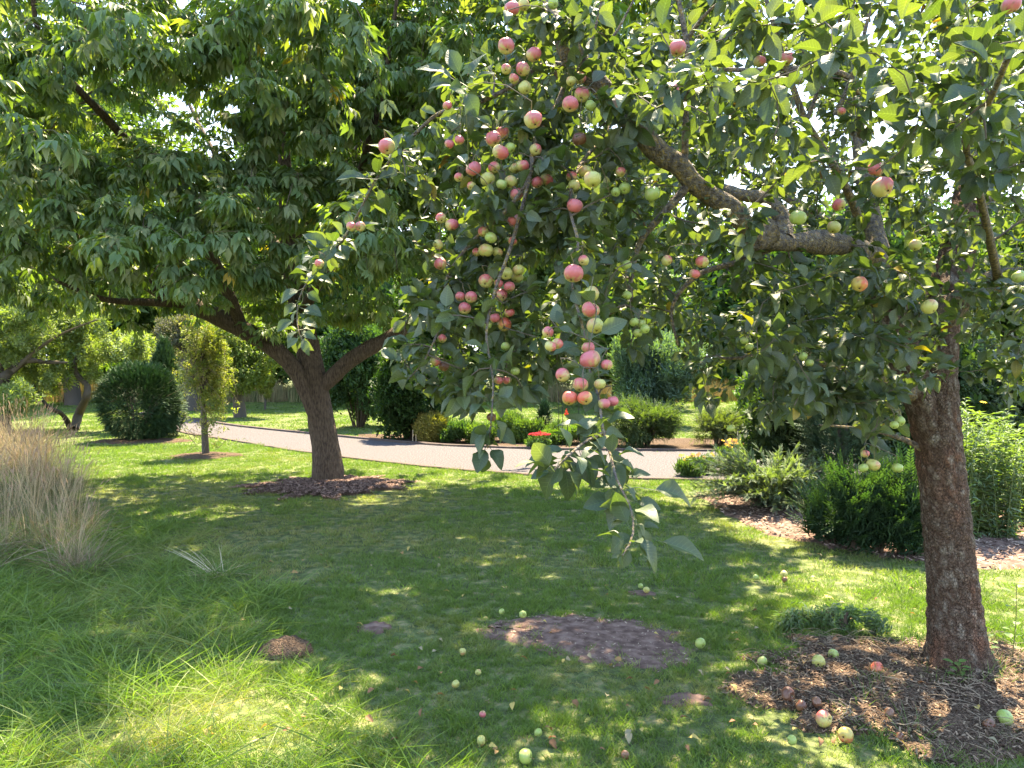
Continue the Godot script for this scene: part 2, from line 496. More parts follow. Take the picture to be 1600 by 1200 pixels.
	# molehill
	var g2 := G(447, 1016)
	var mole := thing("molehill", "small mound of dark crumbly soil in the shaded lawn", "molehill", g2)
	var hp := blob(0, 0, 0.15, 0.12, 0.3, 40)
	bare_polys.append(blob(g2.x, g2.z, 0.14, 0.11, 0.2, 24))
	var hm := MB.new()
	for k in 13:
		var t := k / 12.0
		for s in 40:
			var q := hp[s] * t
			var w := Vector3(q.x, 0.075 * (1.0 - t * t) * (1.0 + 0.3 * noise.get_noise_2d(q.x * 300.0, q.y * 300.0)) + 0.010 * cell.get_noise_2d(q.x * 420.0, q.y * 420.0) * (1.0 - t), q.y)
			if k == 12: w.y = -0.02
			hm.vert(w)
	for k in 12:
		for s in 40:
			hm.quad(k * 40 + s, k * 40 + 40 + s, k * 40 + 40 + (s + 1) % 40, k * 40 + (s + 1) % 40)
	part("soil_mound", hm.mesh(), M.mulch, mole)

func straw_litter(poly: PackedVector2Array) -> void:
	var mb := MB.new()
	var pts := []
	for k in 5: pts.append(Vector3(k / 4.0 - 0.5, 0.12 * sin(PI * k / 4.0), 0.1 * sin(k * 1.7)))
	tube(mb, pts, [0.006, 0.007, 0.006, 0.005, 0.003], 3)
	var xf := []; var cc := []
	while xf.size() < 420:
		var x := r(1.0, 3.2); var z := r(-4.3, -2.9)
		if not in_poly(poly, x, z): continue
		var s := r(0.06, 0.22)
		xf.append(Transform3D(Basis.from_euler(Vector3(r(-0.3, 0.3), r(0, TAU), r(-0.25, 0.25))).scaled(Vector3(s, s, s)), Vector3(x, lawn_y(x, z) + r(0.035, 0.055), z)))
		cc.append(Color(0.36, 0.29, 0.2) * r(0.25, 0.9))
	tag(scatter("dry_stalk_litter", mb.mesh(), M.chip, xf, cc, self), "thin dry grass stalks littering the mulch below the apple trunk", "dry stalks", "", "stuff")

# ---- leaf clump meshes for background plants
func tuft_mesh(n: int, leaf_l: float, leaf_w: float, spread: float, up: float) -> ArrayMesh:
	var mb := MB.new()
	for k in n:
		var d := (rv() + Vector3.UP * up).normalized()
		var col := Color.WHITE * r(0.75, 1.2); col.a = 1.0
		leaflet(mb, Transform3D(frame(d, Vector3.UP + rv() * 0.8), rv() * spread), leaf_l * r(0.7, 1.2), leaf_w * r(0.7, 1.2), r(0.1, 0.7), col)
	return mb.mesh()
func spray_mesh(len: float, n: int, leaf_l: float, leaf_w: float, flat: float) -> ArrayMesh:
	var mb := MB.new()
	for k in n:
		var t := float(k) / n
		for s in [-1.0, 1.0]:
			var d := Vector3(0.75, r(-0.15, 0.25) * (1.0 - flat), s * r(0.6, 1.0))
			leaflet(mb, Transform3D(frame(d, Vector3.UP + rv() * 0.3), Vector3(len * t, -0.12 * len * t * t, 0)), leaf_l * (1.15 - 0.6 * t) * r(0.8, 1.2), leaf_w, r(0.0, 0.4), Color.WHITE)
	leaflet(mb, Transform3D(Basis.IDENTITY, Vector3(len, -0.12 * len, 0)), leaf_l, leaf_w, 0.2)
	return mb.mesh()

# a plant of many leaf tufts in a lobed volume, with stems
func bush(n: String, label: String, cat: String, at: Vector3, size: Vector3, count: int, meshes: Array, m: Material, cols: Array, opt := {}) -> Node3D:
	var o := thing(n, label, cat, at, opt.get("group", ""))
	var lobes := []
	var nl: int = opt.get("lobes", 9)
	var low: float = opt.get("low", 0.0)
	for k in nl:
		var d := Vector3(r(-1, 1), r(-1, 1), r(-1, 1)).normalized() * r(0.35, 0.72)
		lobes.append([Vector3(d.x * size.x, low + (size.y - low) * (0.5 + 0.5 * d.y), d.z * size.z), r(0.3, 0.55)])
	var xf := []; var cc := []; var per := []
	for k in meshes.size(): xf.append([]); cc.append([])
	var taperer: float = opt.get("taper", 0.0)
	for k in count:
		var lb = lobes[rng.randi() % nl]
		var d := rv().normalized() * pow(r(0.1, 1.0), 0.33)
		var hh := (size.y - low) * 0.5
		var p: Vector3 = lb[0] + Vector3(d.x * size.x, d.y * hh, d.z * size.z) * lb[1]
		if opt.get("round", false):
			d = rv().normalized() * pow(r(0.2, 1.0), 0.2)
			d *= 1.0 + 0.12 * noise.get_noise_3dv(d * 60.0 + at * 10.0)
			p = Vector3(d.x * size.x, low + hh + d.y * hh, d.z * size.z)
			p.y = maxf(p.y, 0.02)
		if taperer > 0.0:
			var tt := clampf((p.y - low) / (size.y - low), 0.0, 1.0)
			var s := 1.0 - taperer * tt
			p.x *= s; p.z *= s
		if p.y < 0.03: continue
		var i := rng.randi() % meshes.size()
		var out := Vector3(p.x / size.x, (p.y - low) / hh - 1.0, p.z / size.z).normalized()
		var dir: Vector3 = (out + rv() * 0.6 + Vector3.UP * opt.get("up", 0.15)).normalized()
		var b := frame(dir, Vector3.UP + rv() * 0.3, r(0.75, 1.3) * opt.get("scale", 1.0))
		xf[i].append(Transform3D(b, p))
		var c: Color = cols[rng.randi() % cols.size()]
		cc[i].append(c * r(0.75, 1.2))
	for i in meshes.size():
		scatter("foliage", meshes[i], m, xf[i], cc[i], o)
	# stems
	var sb := MB.new()
	var trunk_h: float = opt.get("trunk", 0.0)
	if trunk_h > 0.0:
		var tr: float = opt.get("trunk_r", 0.1)
		var lean := rv() * 0.15; lean.y = 0
		var tp := curve([Vector3(0, -0.05, 0), Vector3(0, trunk_h * 0.5, 0) + lean * 0.5, Vector3(0, trunk_h, 0) + lean, Vector3(0, size.y * 0.8, 0)], 0.25)
		tube(sb, tp, taper(tp.size(), [tr * 1.35, tr, tr * 0.8, tr * 0.2]), 9, Color(0.09, 0.075, 0.06), 0.15)
		for lb in lobes:
			var a := Vector3(0, trunk_h * r(0.7, 1.1), 0)
			var b: Vector3 = lb[0]
			tube(sb, curve([a, a.lerp(b, 0.5) + Vector3.UP * 0.1, b], 0.3), [tr * 0.4, tr * 0.2, tr * 0.05], 5, Color(0.08, 0.065, 0.05))
		part("trunk", sb.mesh(), M.twig, o)
	else:
		for lb in lobes:
			var b: Vector3 = lb[0]
			tube(sb, [Vector3(b.x * 0.15, -0.02, b.z * 0.15), b * 0.5 + Vector3.UP * 0.05, b], [0.018, 0.012, 0.005], 5, Color(0.09, 0.07, 0.05))
		part("stem", sb.mesh(), M.twig, o)
	return o

func build_far_trees() -> void:
	var t1 := tuft_mesh(26, 0.16, 0.075, 0.22, 0.2)
	var t2 := tuft_mesh(22, 0.2, 0.07, 0.26, 0.0)
	var pal := {"mid": [Color(0.10, 0.17, 0.04), Color(0.13, 0.21, 0.05), Color(0.08, 0.14, 0.035)],
		"dark": [Color(0.05, 0.10, 0.03), Color(0.06, 0.12, 0.035), Color(0.045, 0.085, 0.03)],
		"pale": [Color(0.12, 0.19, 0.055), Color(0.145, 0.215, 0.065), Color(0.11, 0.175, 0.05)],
		"grey": [Color(0.14, 0.19, 0.13), Color(0.17, 0.22, 0.16), Color(0.12, 0.165, 0.11)]}
	# a belt of trees beyond the far lawn
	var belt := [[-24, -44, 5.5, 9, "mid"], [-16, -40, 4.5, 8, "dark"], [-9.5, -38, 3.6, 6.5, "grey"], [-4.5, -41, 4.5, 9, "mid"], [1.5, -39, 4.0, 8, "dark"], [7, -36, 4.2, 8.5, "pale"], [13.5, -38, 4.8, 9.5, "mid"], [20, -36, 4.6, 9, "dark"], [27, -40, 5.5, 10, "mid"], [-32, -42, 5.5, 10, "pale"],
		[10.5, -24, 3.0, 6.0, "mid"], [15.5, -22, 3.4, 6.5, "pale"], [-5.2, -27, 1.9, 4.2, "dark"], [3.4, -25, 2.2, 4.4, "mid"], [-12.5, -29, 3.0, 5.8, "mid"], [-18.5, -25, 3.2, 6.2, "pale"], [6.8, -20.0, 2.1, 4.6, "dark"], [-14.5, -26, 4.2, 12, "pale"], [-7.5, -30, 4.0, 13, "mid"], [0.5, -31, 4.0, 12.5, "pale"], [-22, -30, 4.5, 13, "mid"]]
	var desc := {"mid": "mid green broad leaved tree in the belt beyond the lawn", "dark": "dark green dense tree in the belt beyond the lawn", "pale": "loose crowned green tree in the belt beyond the lawn", "grey": "silvery grey willow tree beyond the far lawn"}
	for b in belt:
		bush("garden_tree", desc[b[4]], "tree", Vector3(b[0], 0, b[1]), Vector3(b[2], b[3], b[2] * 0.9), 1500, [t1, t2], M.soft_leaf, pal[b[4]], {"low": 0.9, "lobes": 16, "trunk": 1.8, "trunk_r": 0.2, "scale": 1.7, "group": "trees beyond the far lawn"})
	# low scrub that closes the view under those crowns
	for k in 13:
		var x := -27.0 + k * 4.6 + r(-0.8, 0.8)
		bush("hedgerow_shrub", ["mid green low shrub under the belt of trees", "dark green low shrub under the belt of trees"][k % 2], "shrub", Vector3(x, 0, -34.5 + r(-1.5, 1.5)), Vector3(2.8, r(1.6, 2.6), 1.6), 700, [t1], M.soft_leaf, pal["dark" if k % 2 else "mid"], {"lobes": 10, "scale": 1.4, "group": ["mid green shrubs under the far trees", "dark green shrubs under the far trees"][k % 2]})
	# strip of tall dry meadow
	var mb := MB.new()
	for k in 26:
		var a := Vector3(r(-0.2, 0.2), 0, r(-0.2, 0.2)); var tip := a + Vector3(r(-0.12, 0.12), r(0.5, 1.0), r(-0.12, 0.12))
		var w := Vector3(r(-1, 1), 0, r(-1, 1)).normalized() * 0.012
		mb.tri(mb.vert(a - w), mb.vert(tip), mb.vert(a + w))
	var xf := []; var cc := []
	for k in 2600:
		var x := r(-26, 26); var z := -r(27.5, 31.5)
		xf.append(Transform3D(Basis(Vector3.UP, r(0, TAU)).scaled(Vector3.ONE * r(0.55, 1.0)), Vector3(x, 0, z)))
		cc.append([Color(0.3, 0.24, 0.12), Color(0.22, 0.2, 0.09), Color(0.13, 0.17, 0.06)][rng.randi() % 3] * r(0.8, 1.2))
	tag(scatter("meadow_grass", mb.mesh(), M.straw, xf, cc, self), "strip of tall tawny meadow grass before the far trees", "meadow grass", "", "stuff")

func build_garden() -> void:
	var small := tuft_mesh(16, 0.05, 0.022, 0.05, 0.3)
	var narrow := tuft_mesh(16, 0.08, 0.017, 0.06, 0.6)
	var scale_spray := spray_mesh(0.10, 7, 0.035, 0.014, 0.3)
	var feather := spray_mesh(0.22, 10, 0.05, 0.012, 0.5)
	var broad := tuft_mesh(12, 0.09, 0.045, 0.07, 0.2)
	var g := G(219, 688)
	bush("clipped_conifer", "round dark green clipped conifer on a mulch bed by the path", "shrub", g, Vector3(0.72, 1.45, 0.7), 12000, [scale_spray], M.needle, [Color(0.022, 0.05, 0.018), Color(0.032, 0.068, 0.024), Color(0.048, 0.09, 0.032)], {"round": true, "low": 0.0, "scale": 0.75, "up": 0.3})
	g = G(258, 682)
	bush("conifer", "pointed green conifer behind the round clipped one", "tree", g, Vector3(0.5, 1.95, 0.5), 3200, [scale_spray], M.needle, [Color(0.055, 0.10, 0.035), Color(0.045, 0.085, 0.032)], {"round": true, "taper": 0.75})
	# leaning gnarled trees by the tall dry grass
	gnarled("gnarled_tree", "gnarled tree with bent pale limbs and narrow light leaves", G(116, 672), [
		[[116, 672, 0.10], [124, 645, 0.09], [135, 620, 0.085], [136, 602, 0.07], [122, 588, 0.06], [116, 570, 0.05], [128, 545, 0.03]],
		[[110, 670, 0.07], [98, 648, 0.055], [76, 636, 0.045], [62, 618, 0.035], [52, 600, 0.02]],
		[[128, 545, 0.03], [170, 530, 0.02], [225, 538, 0.015]]], [[90, 540, 105, 70], [150, 545, 60, 45], [205, 545, 40, 25], [60, 590, 60, 40], [40, 520, 60, 40], [120, 500, 60, 40]], 900)
	gnarled("gnarled_tree", "dark trunked tree with a long limb reaching over the dry grass", G(4, 680), [
		[[4, 682, 0.14], [8, 640, 0.12], [6, 600, 0.11], [-10, 560, 0.09]],
		[[-10, 600, 0.1], [10, 585, 0.08], [28, 572, 0.06], [45, 563, 0.045], [70, 566, 0.035], [105, 566, 0.02]],
		[[20, 580, 0.05], [60, 545, 0.03], [100, 520, 0.022], [150, 500, 0.012]]], [[10, 510, 60, 60], [-50, 560, 60, 70], [30, 620, 40, 25], [50, 470, 70, 40]], 900)
	# climber on a thin trunk
	g = G(322, 712)
	var cl := bush("climber_clad_tree", "thin trunk wrapped in straggling yellow green climber on mulch", "tree", g, Vector3(0.5, 2.4, 0.34), 700, [small], M.soft_leaf, [Color(0.24, 0.27, 0.08), Color(0.3, 0.29, 0.1), Color(0.17, 0.21, 0.06)], {"low": 0.0, "lobes": 26, "trunk": 1.5, "trunk_r": 0.045, "scale": 0.9, "up": -0.2})
	var vine := MB.new()
	for k in 60:
		var a := r(0, TAU); var p0 := Vector3(cos(a) * r(0.05, 0.35), r(0.0, 1.8), sin(a) * 0.2)
		tube(vine, curve([p0, p0 + Vector3(r(-0.2, 0.2), r(0.1, 0.3), r(-0.1, 0.1)), p0 + Vector3(r(-0.35, 0.35), r(-0.2, 0.1), r(-0.2, 0.2))], 0.08), taper(16, [0.004, 0.002]), 4, Color(0.17, 0.14, 0.09), 0.0, false)
	part("vine", vine.mesh(), M.twig, cl)
	g = G(376, 652)
	bush("weeping_tree", "small weeping tree with yellow green leaves beyond the path", "tree", g, Vector3(1.15, 3.0, 0.9), 2600, [small, broad], M.soft_leaf, [Color(0.17, 0.225, 0.055), Color(0.19, 0.235, 0.06), Color(0.15, 0.21, 0.055)], {"low": 0.35, "lobes": 16, "trunk": 1.1, "trunk_r": 0.13, "up": -0.6})
	g = G(297, 642)
	bush("grey_tree", "grey green small tree with a stout bare trunk beyond the path", "tree", g, Vector3(0.95, 3.0, 0.9), 1900, [small], M.soft_leaf, [Color(0.13, 0.13, 0.09), Color(0.17, 0.16, 0.12), Color(0.11, 0.13, 0.08)], {"low": 0.8, "lobes": 14, "trunk": 1.1, "trunk_r": 0.22, "scale": 1.3})
	g = G(414, 641)
	bush("sapling", "slender young tree with yellowing leaves on the far lawn", "tree", g, Vector3(0.28, 1.25, 0.26), 520, [small], M.soft_leaf, [Color(0.33, 0.32, 0.07), Color(0.24, 0.28, 0.06)], {"low": 0.2, "lobes": 8, "trunk": 0.4, "trunk_r": 0.03})
	g = G(640, 686)
	bush("evergreen_shrub", "tall dark evergreen shrub at the path edge behind the forked tree", "shrub", g, Vector3(0.75, 2.0, 0.7), 3300, [broad, scale_spray], M.soft_leaf, [Color(0.035, 0.075, 0.025), Color(0.05, 0.10, 0.03)], {"lobes": 16})
	g = G(560, 668)
	bush("evergreen_shrub", "blue green leafy shrub standing on the lawn beyond the path", "shrub", g, Vector3(1.0, 2.6, 0.9), 2600, [broad], M.soft_leaf, [Color(0.06, 0.12, 0.05), Color(0.08, 0.15, 0.06)], {"lobes": 16})
	g = G(676, 690)
	bush("golden_shrub", "small rounded golden shrub beside the path", "shrub", g, Vector3(0.33, 0.52, 0.3), 1500, [small], M.soft_leaf, [Color(0.38, 0.34, 0.09), Color(0.31, 0.28, 0.08), Color(0.24, 0.24, 0.07)], {"round": true, "up": 0.6})
	for s in [[715, 692, 0.34, 0.42, "bright green feathery clump between the golden shrub and hedge plants"], [752, 693, 0.32, 0.36, "dark green low clump in the path side bed"], [790, 690, 0.4, 0.5, "pale flowered green clump in the path side bed"], [826, 692, 0.36, 0.42, "grey green clump behind the red flower head"], [868, 694, 0.33, 0.38, "dark leafy clump beside the red flower spikes"], [912, 694, 0.34, 0.4, "green leafy clump beside the tall feathery shrub"]]:
		g = G(s[0], s[1])
		bush("bed_plant", s[4], "plant", g, Vector3(s[2], s[3], 0.3), 700, [small, narrow], M.soft_leaf, [[Color(0.12, 0.2, 0.05), Color(0.16, 0.24, 0.07)], [Color(0.06, 0.12, 0.04), Color(0.08, 0.15, 0.05)]][int(s[0]) % 2], {"up": 0.6, "group": "plants in the path side bed"})
	g = G(850, 690)
	bush("dwarf_conifer", "dark little conical conifer among the bed plants", "shrub", g, Vector3(0.16, 0.72, 0.15), 700, [scale_spray], M.needle, [Color(0.03, 0.065, 0.03), Color(0.04, 0.08, 0.035)], {"round": true, "taper": 0.7})
	g = G(843, 702)
	var sed := bush("sedum", "flat crimson flower head on a leafy plant by the path", "flower", g, Vector3(0.2, 0.2, 0.18), 260, [small], M.soft_leaf, [Color(0.12, 0.2, 0.08)], {})
	flower_heads(sed, 240, Vector3(0.19, 0.24, 0.15), 0.05, [Color(0.5, 0.03, 0.06), Color(0.6, 0.06, 0.09), Color(0.4, 0.03, 0.05)])
	g = G(885, 700)
	var spk := thing("red_flower_spike", "thin stem topped by scarlet florets in the path side bed", "flower", g)
	var sb := MB.new()
	tube(sb, [Vector3.ZERO, Vector3(0.01, 0.3, 0), Vector3(0.0, 0.62, 0)], [0.006, 0.005, 0.003], 5, Color(0.08, 0.14, 0.04))
	part("stem", sb.mesh(), M.twig, spk)
	flower_heads(spk, 40, Vector3(0.03, 0.55, 0.03), 0.1, [Color(0.7, 0.06, 0.03), Color(0.6, 0.04, 0.03)])
	for px in [873, 879, 887, 904, 914]:
		var st := MB.new()
		g = G(px, 697)
		tube(st, [Vector3(0, -0.05, 0), Vector3(0, 0.5, 0), Vector3(r(-0.01, 0.01), 0.97, 0)], [0.006, 0.006, 0.005], 6, Color(0.03, 0.035, 0.03))
		var o := part("garden_stake", st.mesh(), M.twig, self); o.position = g
		tag(o, "thin dark upright stake among the flowers of the path side bed", "stake", "stakes in the path side bed")
	for q in [[645, 692, 0.24], [650, 692, 0.2], [1152, 705, 0.34]]:
		var st := MB.new()
		tube(st, [Vector3(0, -0.04, 0), Vector3(0, q[2] * 0.6, 0), Vector3(0.003, q[2], 0)], [0.008, 0.008, 0.007], 5, Color(0.5, 0.42, 0.3))
		var o := part("label_stake", st.mesh(), M.twig, self); o.position = G(q[0], q[1])
		tag(o, "short pale wooden label stake at the far path edge", "stake", "pale label stakes")
	g = G(1005, 699)
	bush("feathery_shrub", "broad feathery bright green shrub beyond the paved path", "shrub", g, Vector3(0.78, 0.88, 0.6), 3000, [feather, small, small], M.soft_leaf, [Color(0.10, 0.15, 0.06), Color(0.13, 0.18, 0.07), Color(0.075, 0.115, 0.045)], {"up": 0.35, "lobes": 18, "scale": 0.7})
	g = G(1120, 699)
	bush("feathery_shrub", "low olive green shrub with bare lower stems beyond the path", "shrub", g, Vector3(0.72, 0.66, 0.5), 2200, [feather, small, small], M.soft_leaf, [Color(0.11, 0.14, 0.06), Color(0.13, 0.165, 0.065)], {"up": 0.3, "lobes": 14, "low": 0.1, "scale": 0.7})
	g = G(1030, 664)
	bush("blue_shrub", "blue green hazy shrub behind the feathery one", "shrub", g, Vector3(1.3, 2.3, 1.0), 2200, [narrow], M.soft_leaf, [Color(0.12, 0.19, 0.14), Color(0.15, 0.23, 0.17)], {"lobes": 14, "scale": 1.7})
	g = G(1250, 690)
	bush("leafy_shrub", "tall mid green shrub rising behind the spreading juniper", "shrub", g, Vector3(1.4, 2.1, 0.9), 2300, [broad], M.soft_leaf, [Color(0.1, 0.18, 0.05), Color(0.14, 0.22, 0.06)], {"lobes": 14, "scale": 1.3})
	# juniper: arching sprays
	g = G(1212, 796)
	var jun := thing("spreading_juniper", "low spreading juniper with pale arching sprays in the bed", "shrub", g)
	var xf := []; var cc := []
	var st2 := MB.new()
	for k in 210:
		var a := r(0, TAU); var reach := r(0.25, 0.85); var top := r(0.12, 0.72) * (1.1 - 0.5 * reach)
		var tip := Vector3(cos(a) * reach * 1.05 - 0.08, top, sin(a) * reach * 0.75)
		var pts := curve([Vector3(cos(a) * 0.06, 0.02, sin(a) * 0.06), tip * 0.5 + Vector3.UP * 0.1, tip], 0.05)
		tube(st2, pts, taper(pts.size(), [0.009, 0.002]), 4, Color(0.08, 0.06, 0.04))
		for i in range(1, pts.size()):
			for q in 4:
				var d: Vector3 = (pts[i] - pts[i - 1]).normalized() + rv() * 0.8 + Vector3.UP * 0.15
				xf.append(Transform3D(frame(d, Vector3.UP + rv() * 0.3, r(0.7, 1.15)), pts[i]))
				cc.append([Color(0.16, 0.215, 0.13), Color(0.22, 0.275, 0.18), Color(0.11, 0.155, 0.085)][rng.randi() % 3] * r(0.8, 1.15))
	part("branches", st2.mesh(), M.twig, jun).set_meta("kind", "stuff")
	scatter("foliage", spray_mesh(0.075, 8, 0.022, 0.007, 0.3), M.soft_leaf, xf, cc, jun)
	# flowers by the juniper
	for q in [[1078, 746, 0.3, 10, "clump of orange daisies at the near path edge"], [1098, 742, 0.28, 6, "few yellow daisies beside the orange clump"], [1137, 738, 0.42, 12, "row of orange yellow daisies behind the juniper tips"], [1160, 736, 0.44, 10, "yellow daisies standing behind the juniper"]]:
		g = G(q[0], q[1])
		var fl := bush("daisy_clump", q[4], "flower", g, Vector3(0.16, q[2] * 0.7, 0.14), 150, [narrow], M.soft_leaf, [Color(0.12, 0.2, 0.06)], {"up": 1.2, "group": "daisy clumps by the path"})
		var fs := MB.new()
		for k in q[3]:
			var tip := Vector3(r(-0.15, 0.15), q[2] * r(0.75, 1.05), r(-0.12, 0.12))
			tube(fs, [Vector3(tip.x * 0.4, 0, tip.z * 0.4), tip], [0.003, 0.002], 4, Color(0.12, 0.18, 0.05))
			daisy(fl, tip, 0.026, [Color(0.75, 0.33, 0.02), Color(0.8, 0.5, 0.03)][rng.randi() % 2])
		part("stem", fs.mesh(), M.twig, fl)
	# dark column conifer behind the apple leaves
	g = G(1312, 788)
	bush("column_conifer", "dark narrow conifer with bare brown stems behind apple leaves", "tree", g, Vector3(0.36, 2.5, 0.34), 2400, [scale_spray, feather], M.needle, [Color(0.035, 0.065, 0.035), Color(0.05, 0.09, 0.05)], {"round": true, "low": 0.12, "lobes": 10, "trunk": 0.8, "trunk_r": 0.05, "up": 1.4})
	# tall shrubs that close the view behind the apple trunk
	for q in [[1375, 770, 0.6, 2.2, "tall dark shrub filling the gap behind the apple trunk's fork", 0], [1455, 765, 0.7, 2.5, "tall dark green shrub directly behind the apple trunk", 0], [1560, 768, 0.75, 2.1, "tall grey green shrub behind the silvery perennials", 1], [1680, 768, 0.8, 2.3, "tall grey green bush at the end of the planted bed", 1], [1235, 752, 0.5, 1.5, "dark leafy shrub behind the spreading juniper's crown", 0]]:
		g = G(q[0], q[1])
		bush("tall_shrub", q[4], "shrub", g, Vector3(q[2], q[3], 0.6), 2400, [broad, small], M.soft_leaf, [[Color(0.05, 0.09, 0.04), Color(0.07, 0.115, 0.05)], [Color(0.12, 0.165, 0.1), Color(0.15, 0.2, 0.12)]][q[5]], {"lobes": 18, "group": "tall shrubs behind the apple trunk"})
	# dark leafy perennials at the bed front, leaf colour deepened for apple shade
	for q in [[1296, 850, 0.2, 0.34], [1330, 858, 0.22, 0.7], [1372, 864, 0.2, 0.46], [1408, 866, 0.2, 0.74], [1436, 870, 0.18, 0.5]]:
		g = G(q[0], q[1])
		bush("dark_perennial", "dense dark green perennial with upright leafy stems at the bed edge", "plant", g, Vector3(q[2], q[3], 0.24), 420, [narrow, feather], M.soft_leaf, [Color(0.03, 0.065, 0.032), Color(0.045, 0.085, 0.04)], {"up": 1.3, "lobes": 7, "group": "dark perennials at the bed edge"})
	for k in 11:
		g = G(1500 + k * 22 + r(-8, 8), r(800, 845))
		var h := r(0.8, 1.15)
		var o := thing("tall_perennial", "tall silvery green perennial with narrow leaves beyond the apple trunk", "plant", g, "tall perennials beyond the apple trunk")
		var sx := MB.new(); var lx := []; var lc := []
		for s in 22:
			var a := r(0, TAU); var tip := Vector3(cos(a) * r(0.05, 0.38), h * r(0.7, 1.05), sin(a) * r(0.05, 0.2))
			var pts := curve([Vector3(tip.x * 0.3, -0.02, tip.z * 0.3), tip * 0.55, tip], 0.05)
			tube(sx, pts, taper(pts.size(), [0.005, 0.002]), 4, Color(0.13, 0.17, 0.07))
			for i in range(1, pts.size()):
				for w in 4:
					var an := r(0, TAU)
					var d := Vector3(cos(an), r(-0.2, 1.0), sin(an))
					lx.append(Transform3D(frame(d, Vector3.UP + rv() * 0.5, r(0.5, 1.2)), (pts[i - 1] as Vector3).lerp(pts[i], r(0, 1))))
					lc.append([Color(0.14, 0.20, 0.11), Color(0.18, 0.245, 0.15), Color(0.16, 0.23, 0.09)][rng.randi() % 3] * r(0.8, 1.2))
		part("stem", sx.mesh(), M.twig, o)
		var lm := MB.new(); leaflet(lm, Transform3D.IDENTITY, 0.095, 0.02, 0.5)
		scatter("foliage", lm.mesh(), M.soft_leaf, lx, lc, o)
		if k % 3 == 1: daisy(o, Vector3(0, h, 0.1), 0.03, Color(0.8, 0.55, 0.03))
	tall_grass()
	small_plants()

func flower_heads(o: Node3D, n: int, size: Vector3, thick: float, cols: Array) -> void:
	var mb := MB.new()
	for k in 6:
		leaflet(mb, Transform3D(frame(Vector3(cos(k * 1.05), 0.5, sin(k * 1.05)), Vector3.UP), Vector3.ZERO), 0.018, 0.011, -0.2)
	var xf := []; var cc := []
	for k in n:
		var a := r(0, TAU); var q := sqrt(r(0, 1))
		xf.append(Transform3D(frame(rv() * 0.4 + Vector3.RIGHT, Vector3.UP), Vector3(cos(a) * q * size.x, size.y + r(0, thick) * (1.4 - q), sin(a) * q * size.z)))
		cc.append(cols[rng.randi() % cols.size()])
	scatter("blossom", mb.mesh(), M.petal, xf, cc, o)
func daisy(o: Node3D, at: Vector3, size: float, col: Color) -> void:
	var mb := MB.new()
	for k in 9:
		var a := TAU * k / 9.0
		leaflet(mb, Transform3D(frame(Vector3(cos(a), 0.15, sin(a)), Vector3.UP), Vector3(cos(a), 0, sin(a)) * size * 0.2), size, size * 0.45, 0.3, col)
	part("flower", mb.mesh(), M.petal, o, Transform3D(Basis.from_euler(Vector3(r(0.2, 0.9), 0, r(-0.5, 0.5))), at))

func gnarled(n: String, label: String, at: Vector3, limbs: Array, clouds: Array, leaves: int) -> void:
	var o := thing(n, label, "tree", at, "gnarled trees by the dry grass")
	var z := -at.z
	var np := PackedVector3Array(); var nr := PackedFloat32Array()
	for l in limbs:
		var pts := []; var rad := []
		for q in l:
			pts.append(P(q[0], q[1], z + 0.25 * noise.get_noise_2d(q[0] * 2.0, q[1] * 2.0) * 4.0) - at); rad.append(q[2])
		var cp := curve(pts, 0.07)
		var rr := taper(cp.size(), rad)
		var mb := MB.new()
		tube(mb, cp, rr, 9, Color(0.085, 0.067, 0.05), 0.25)
		part("limb", mb.mesh(), M.twig, o)
		for k in cp.size(): np.append(cp[k]); nr.append(rr[k])
	var targets := []
	for c in clouds:
		for k in 34:
			var d := rv().normalized() * sqrt(r(0, 1))
			targets.append(P(c[0] + d.x * c[2], c[1] + d.y * c[3], z + d.z * 1.1) - at)
	var tw := MB.new()
	var twigs := grow(np, nr, targets, tw, 4, 0.1, 0.006, Color(0.12, 0.1, 0.08))
	part("twigs", tw.mesh(), M.twig, o).set_meta("kind", "stuff")
	var lm := MB.new()
	for k in 7:
		leaflet(lm, Transform3D(frame(rv() + Vector3(0, 0.3, 0), Vector3.UP + rv() * 0.5), rv() * 0.04), 0.085, 0.026, 0.3, Color.WHITE * r(0.85, 1.15))
	var xf := []; var cc := []
	for t in twigs:
		for k in range(1, t.size()):
			for q in 8:
				xf.append(Transform3D(frame(rv(), Vector3.UP + rv() * 0.4, r(0.8, 1.3)), t[k] + rv() * 0.12))
				cc.append([Color(0.23, 0.29, 0.11), Color(0.28, 0.33, 0.14), Color(0.18, 0.24, 0.09)][rng.randi() % 3] * r(0.8, 1.15))
	scatter("foliage", lm.mesh(), M.soft_leaf, xf, cc, o)

func blade(mb: MB, a: Vector3, tip: Vector3, w: float, bend: float, col: Color, seg := 3) -> void:
	var d := tip - a
	var side := d.cross(Vector3(r(-1, 1), 0.2, r(-1, 1))).normalized() * w * 0.5
	var out := Vector3(d.x, 0, d.z).normalized() if Vector2(d.x, d.z).length() > 1e-4 else Vector3.RIGHT
	var prev := [mb.vert(a - side, col), mb.vert(a + side, col)]
	for k in range(1, seg + 1):
		var t := float(k) / seg
		var p := a + d * t + out * bend * d.length() * (t * t - t) * -0.0 + Vector3.DOWN * bend * d.length() * t * t * 0.5 + out * bend * d.length() * t * t * 0.5
		if k == seg:
			mb.tri(prev[0], prev[1], mb.vert(p, col))
		else:
			var s := side * (1.0 - 0.55 * t)
			var q := [mb.vert(p - s, col), mb.vert(p + s, col)]
			mb.quad(prev[0], prev[1], q[1], q[0])
			prev = q

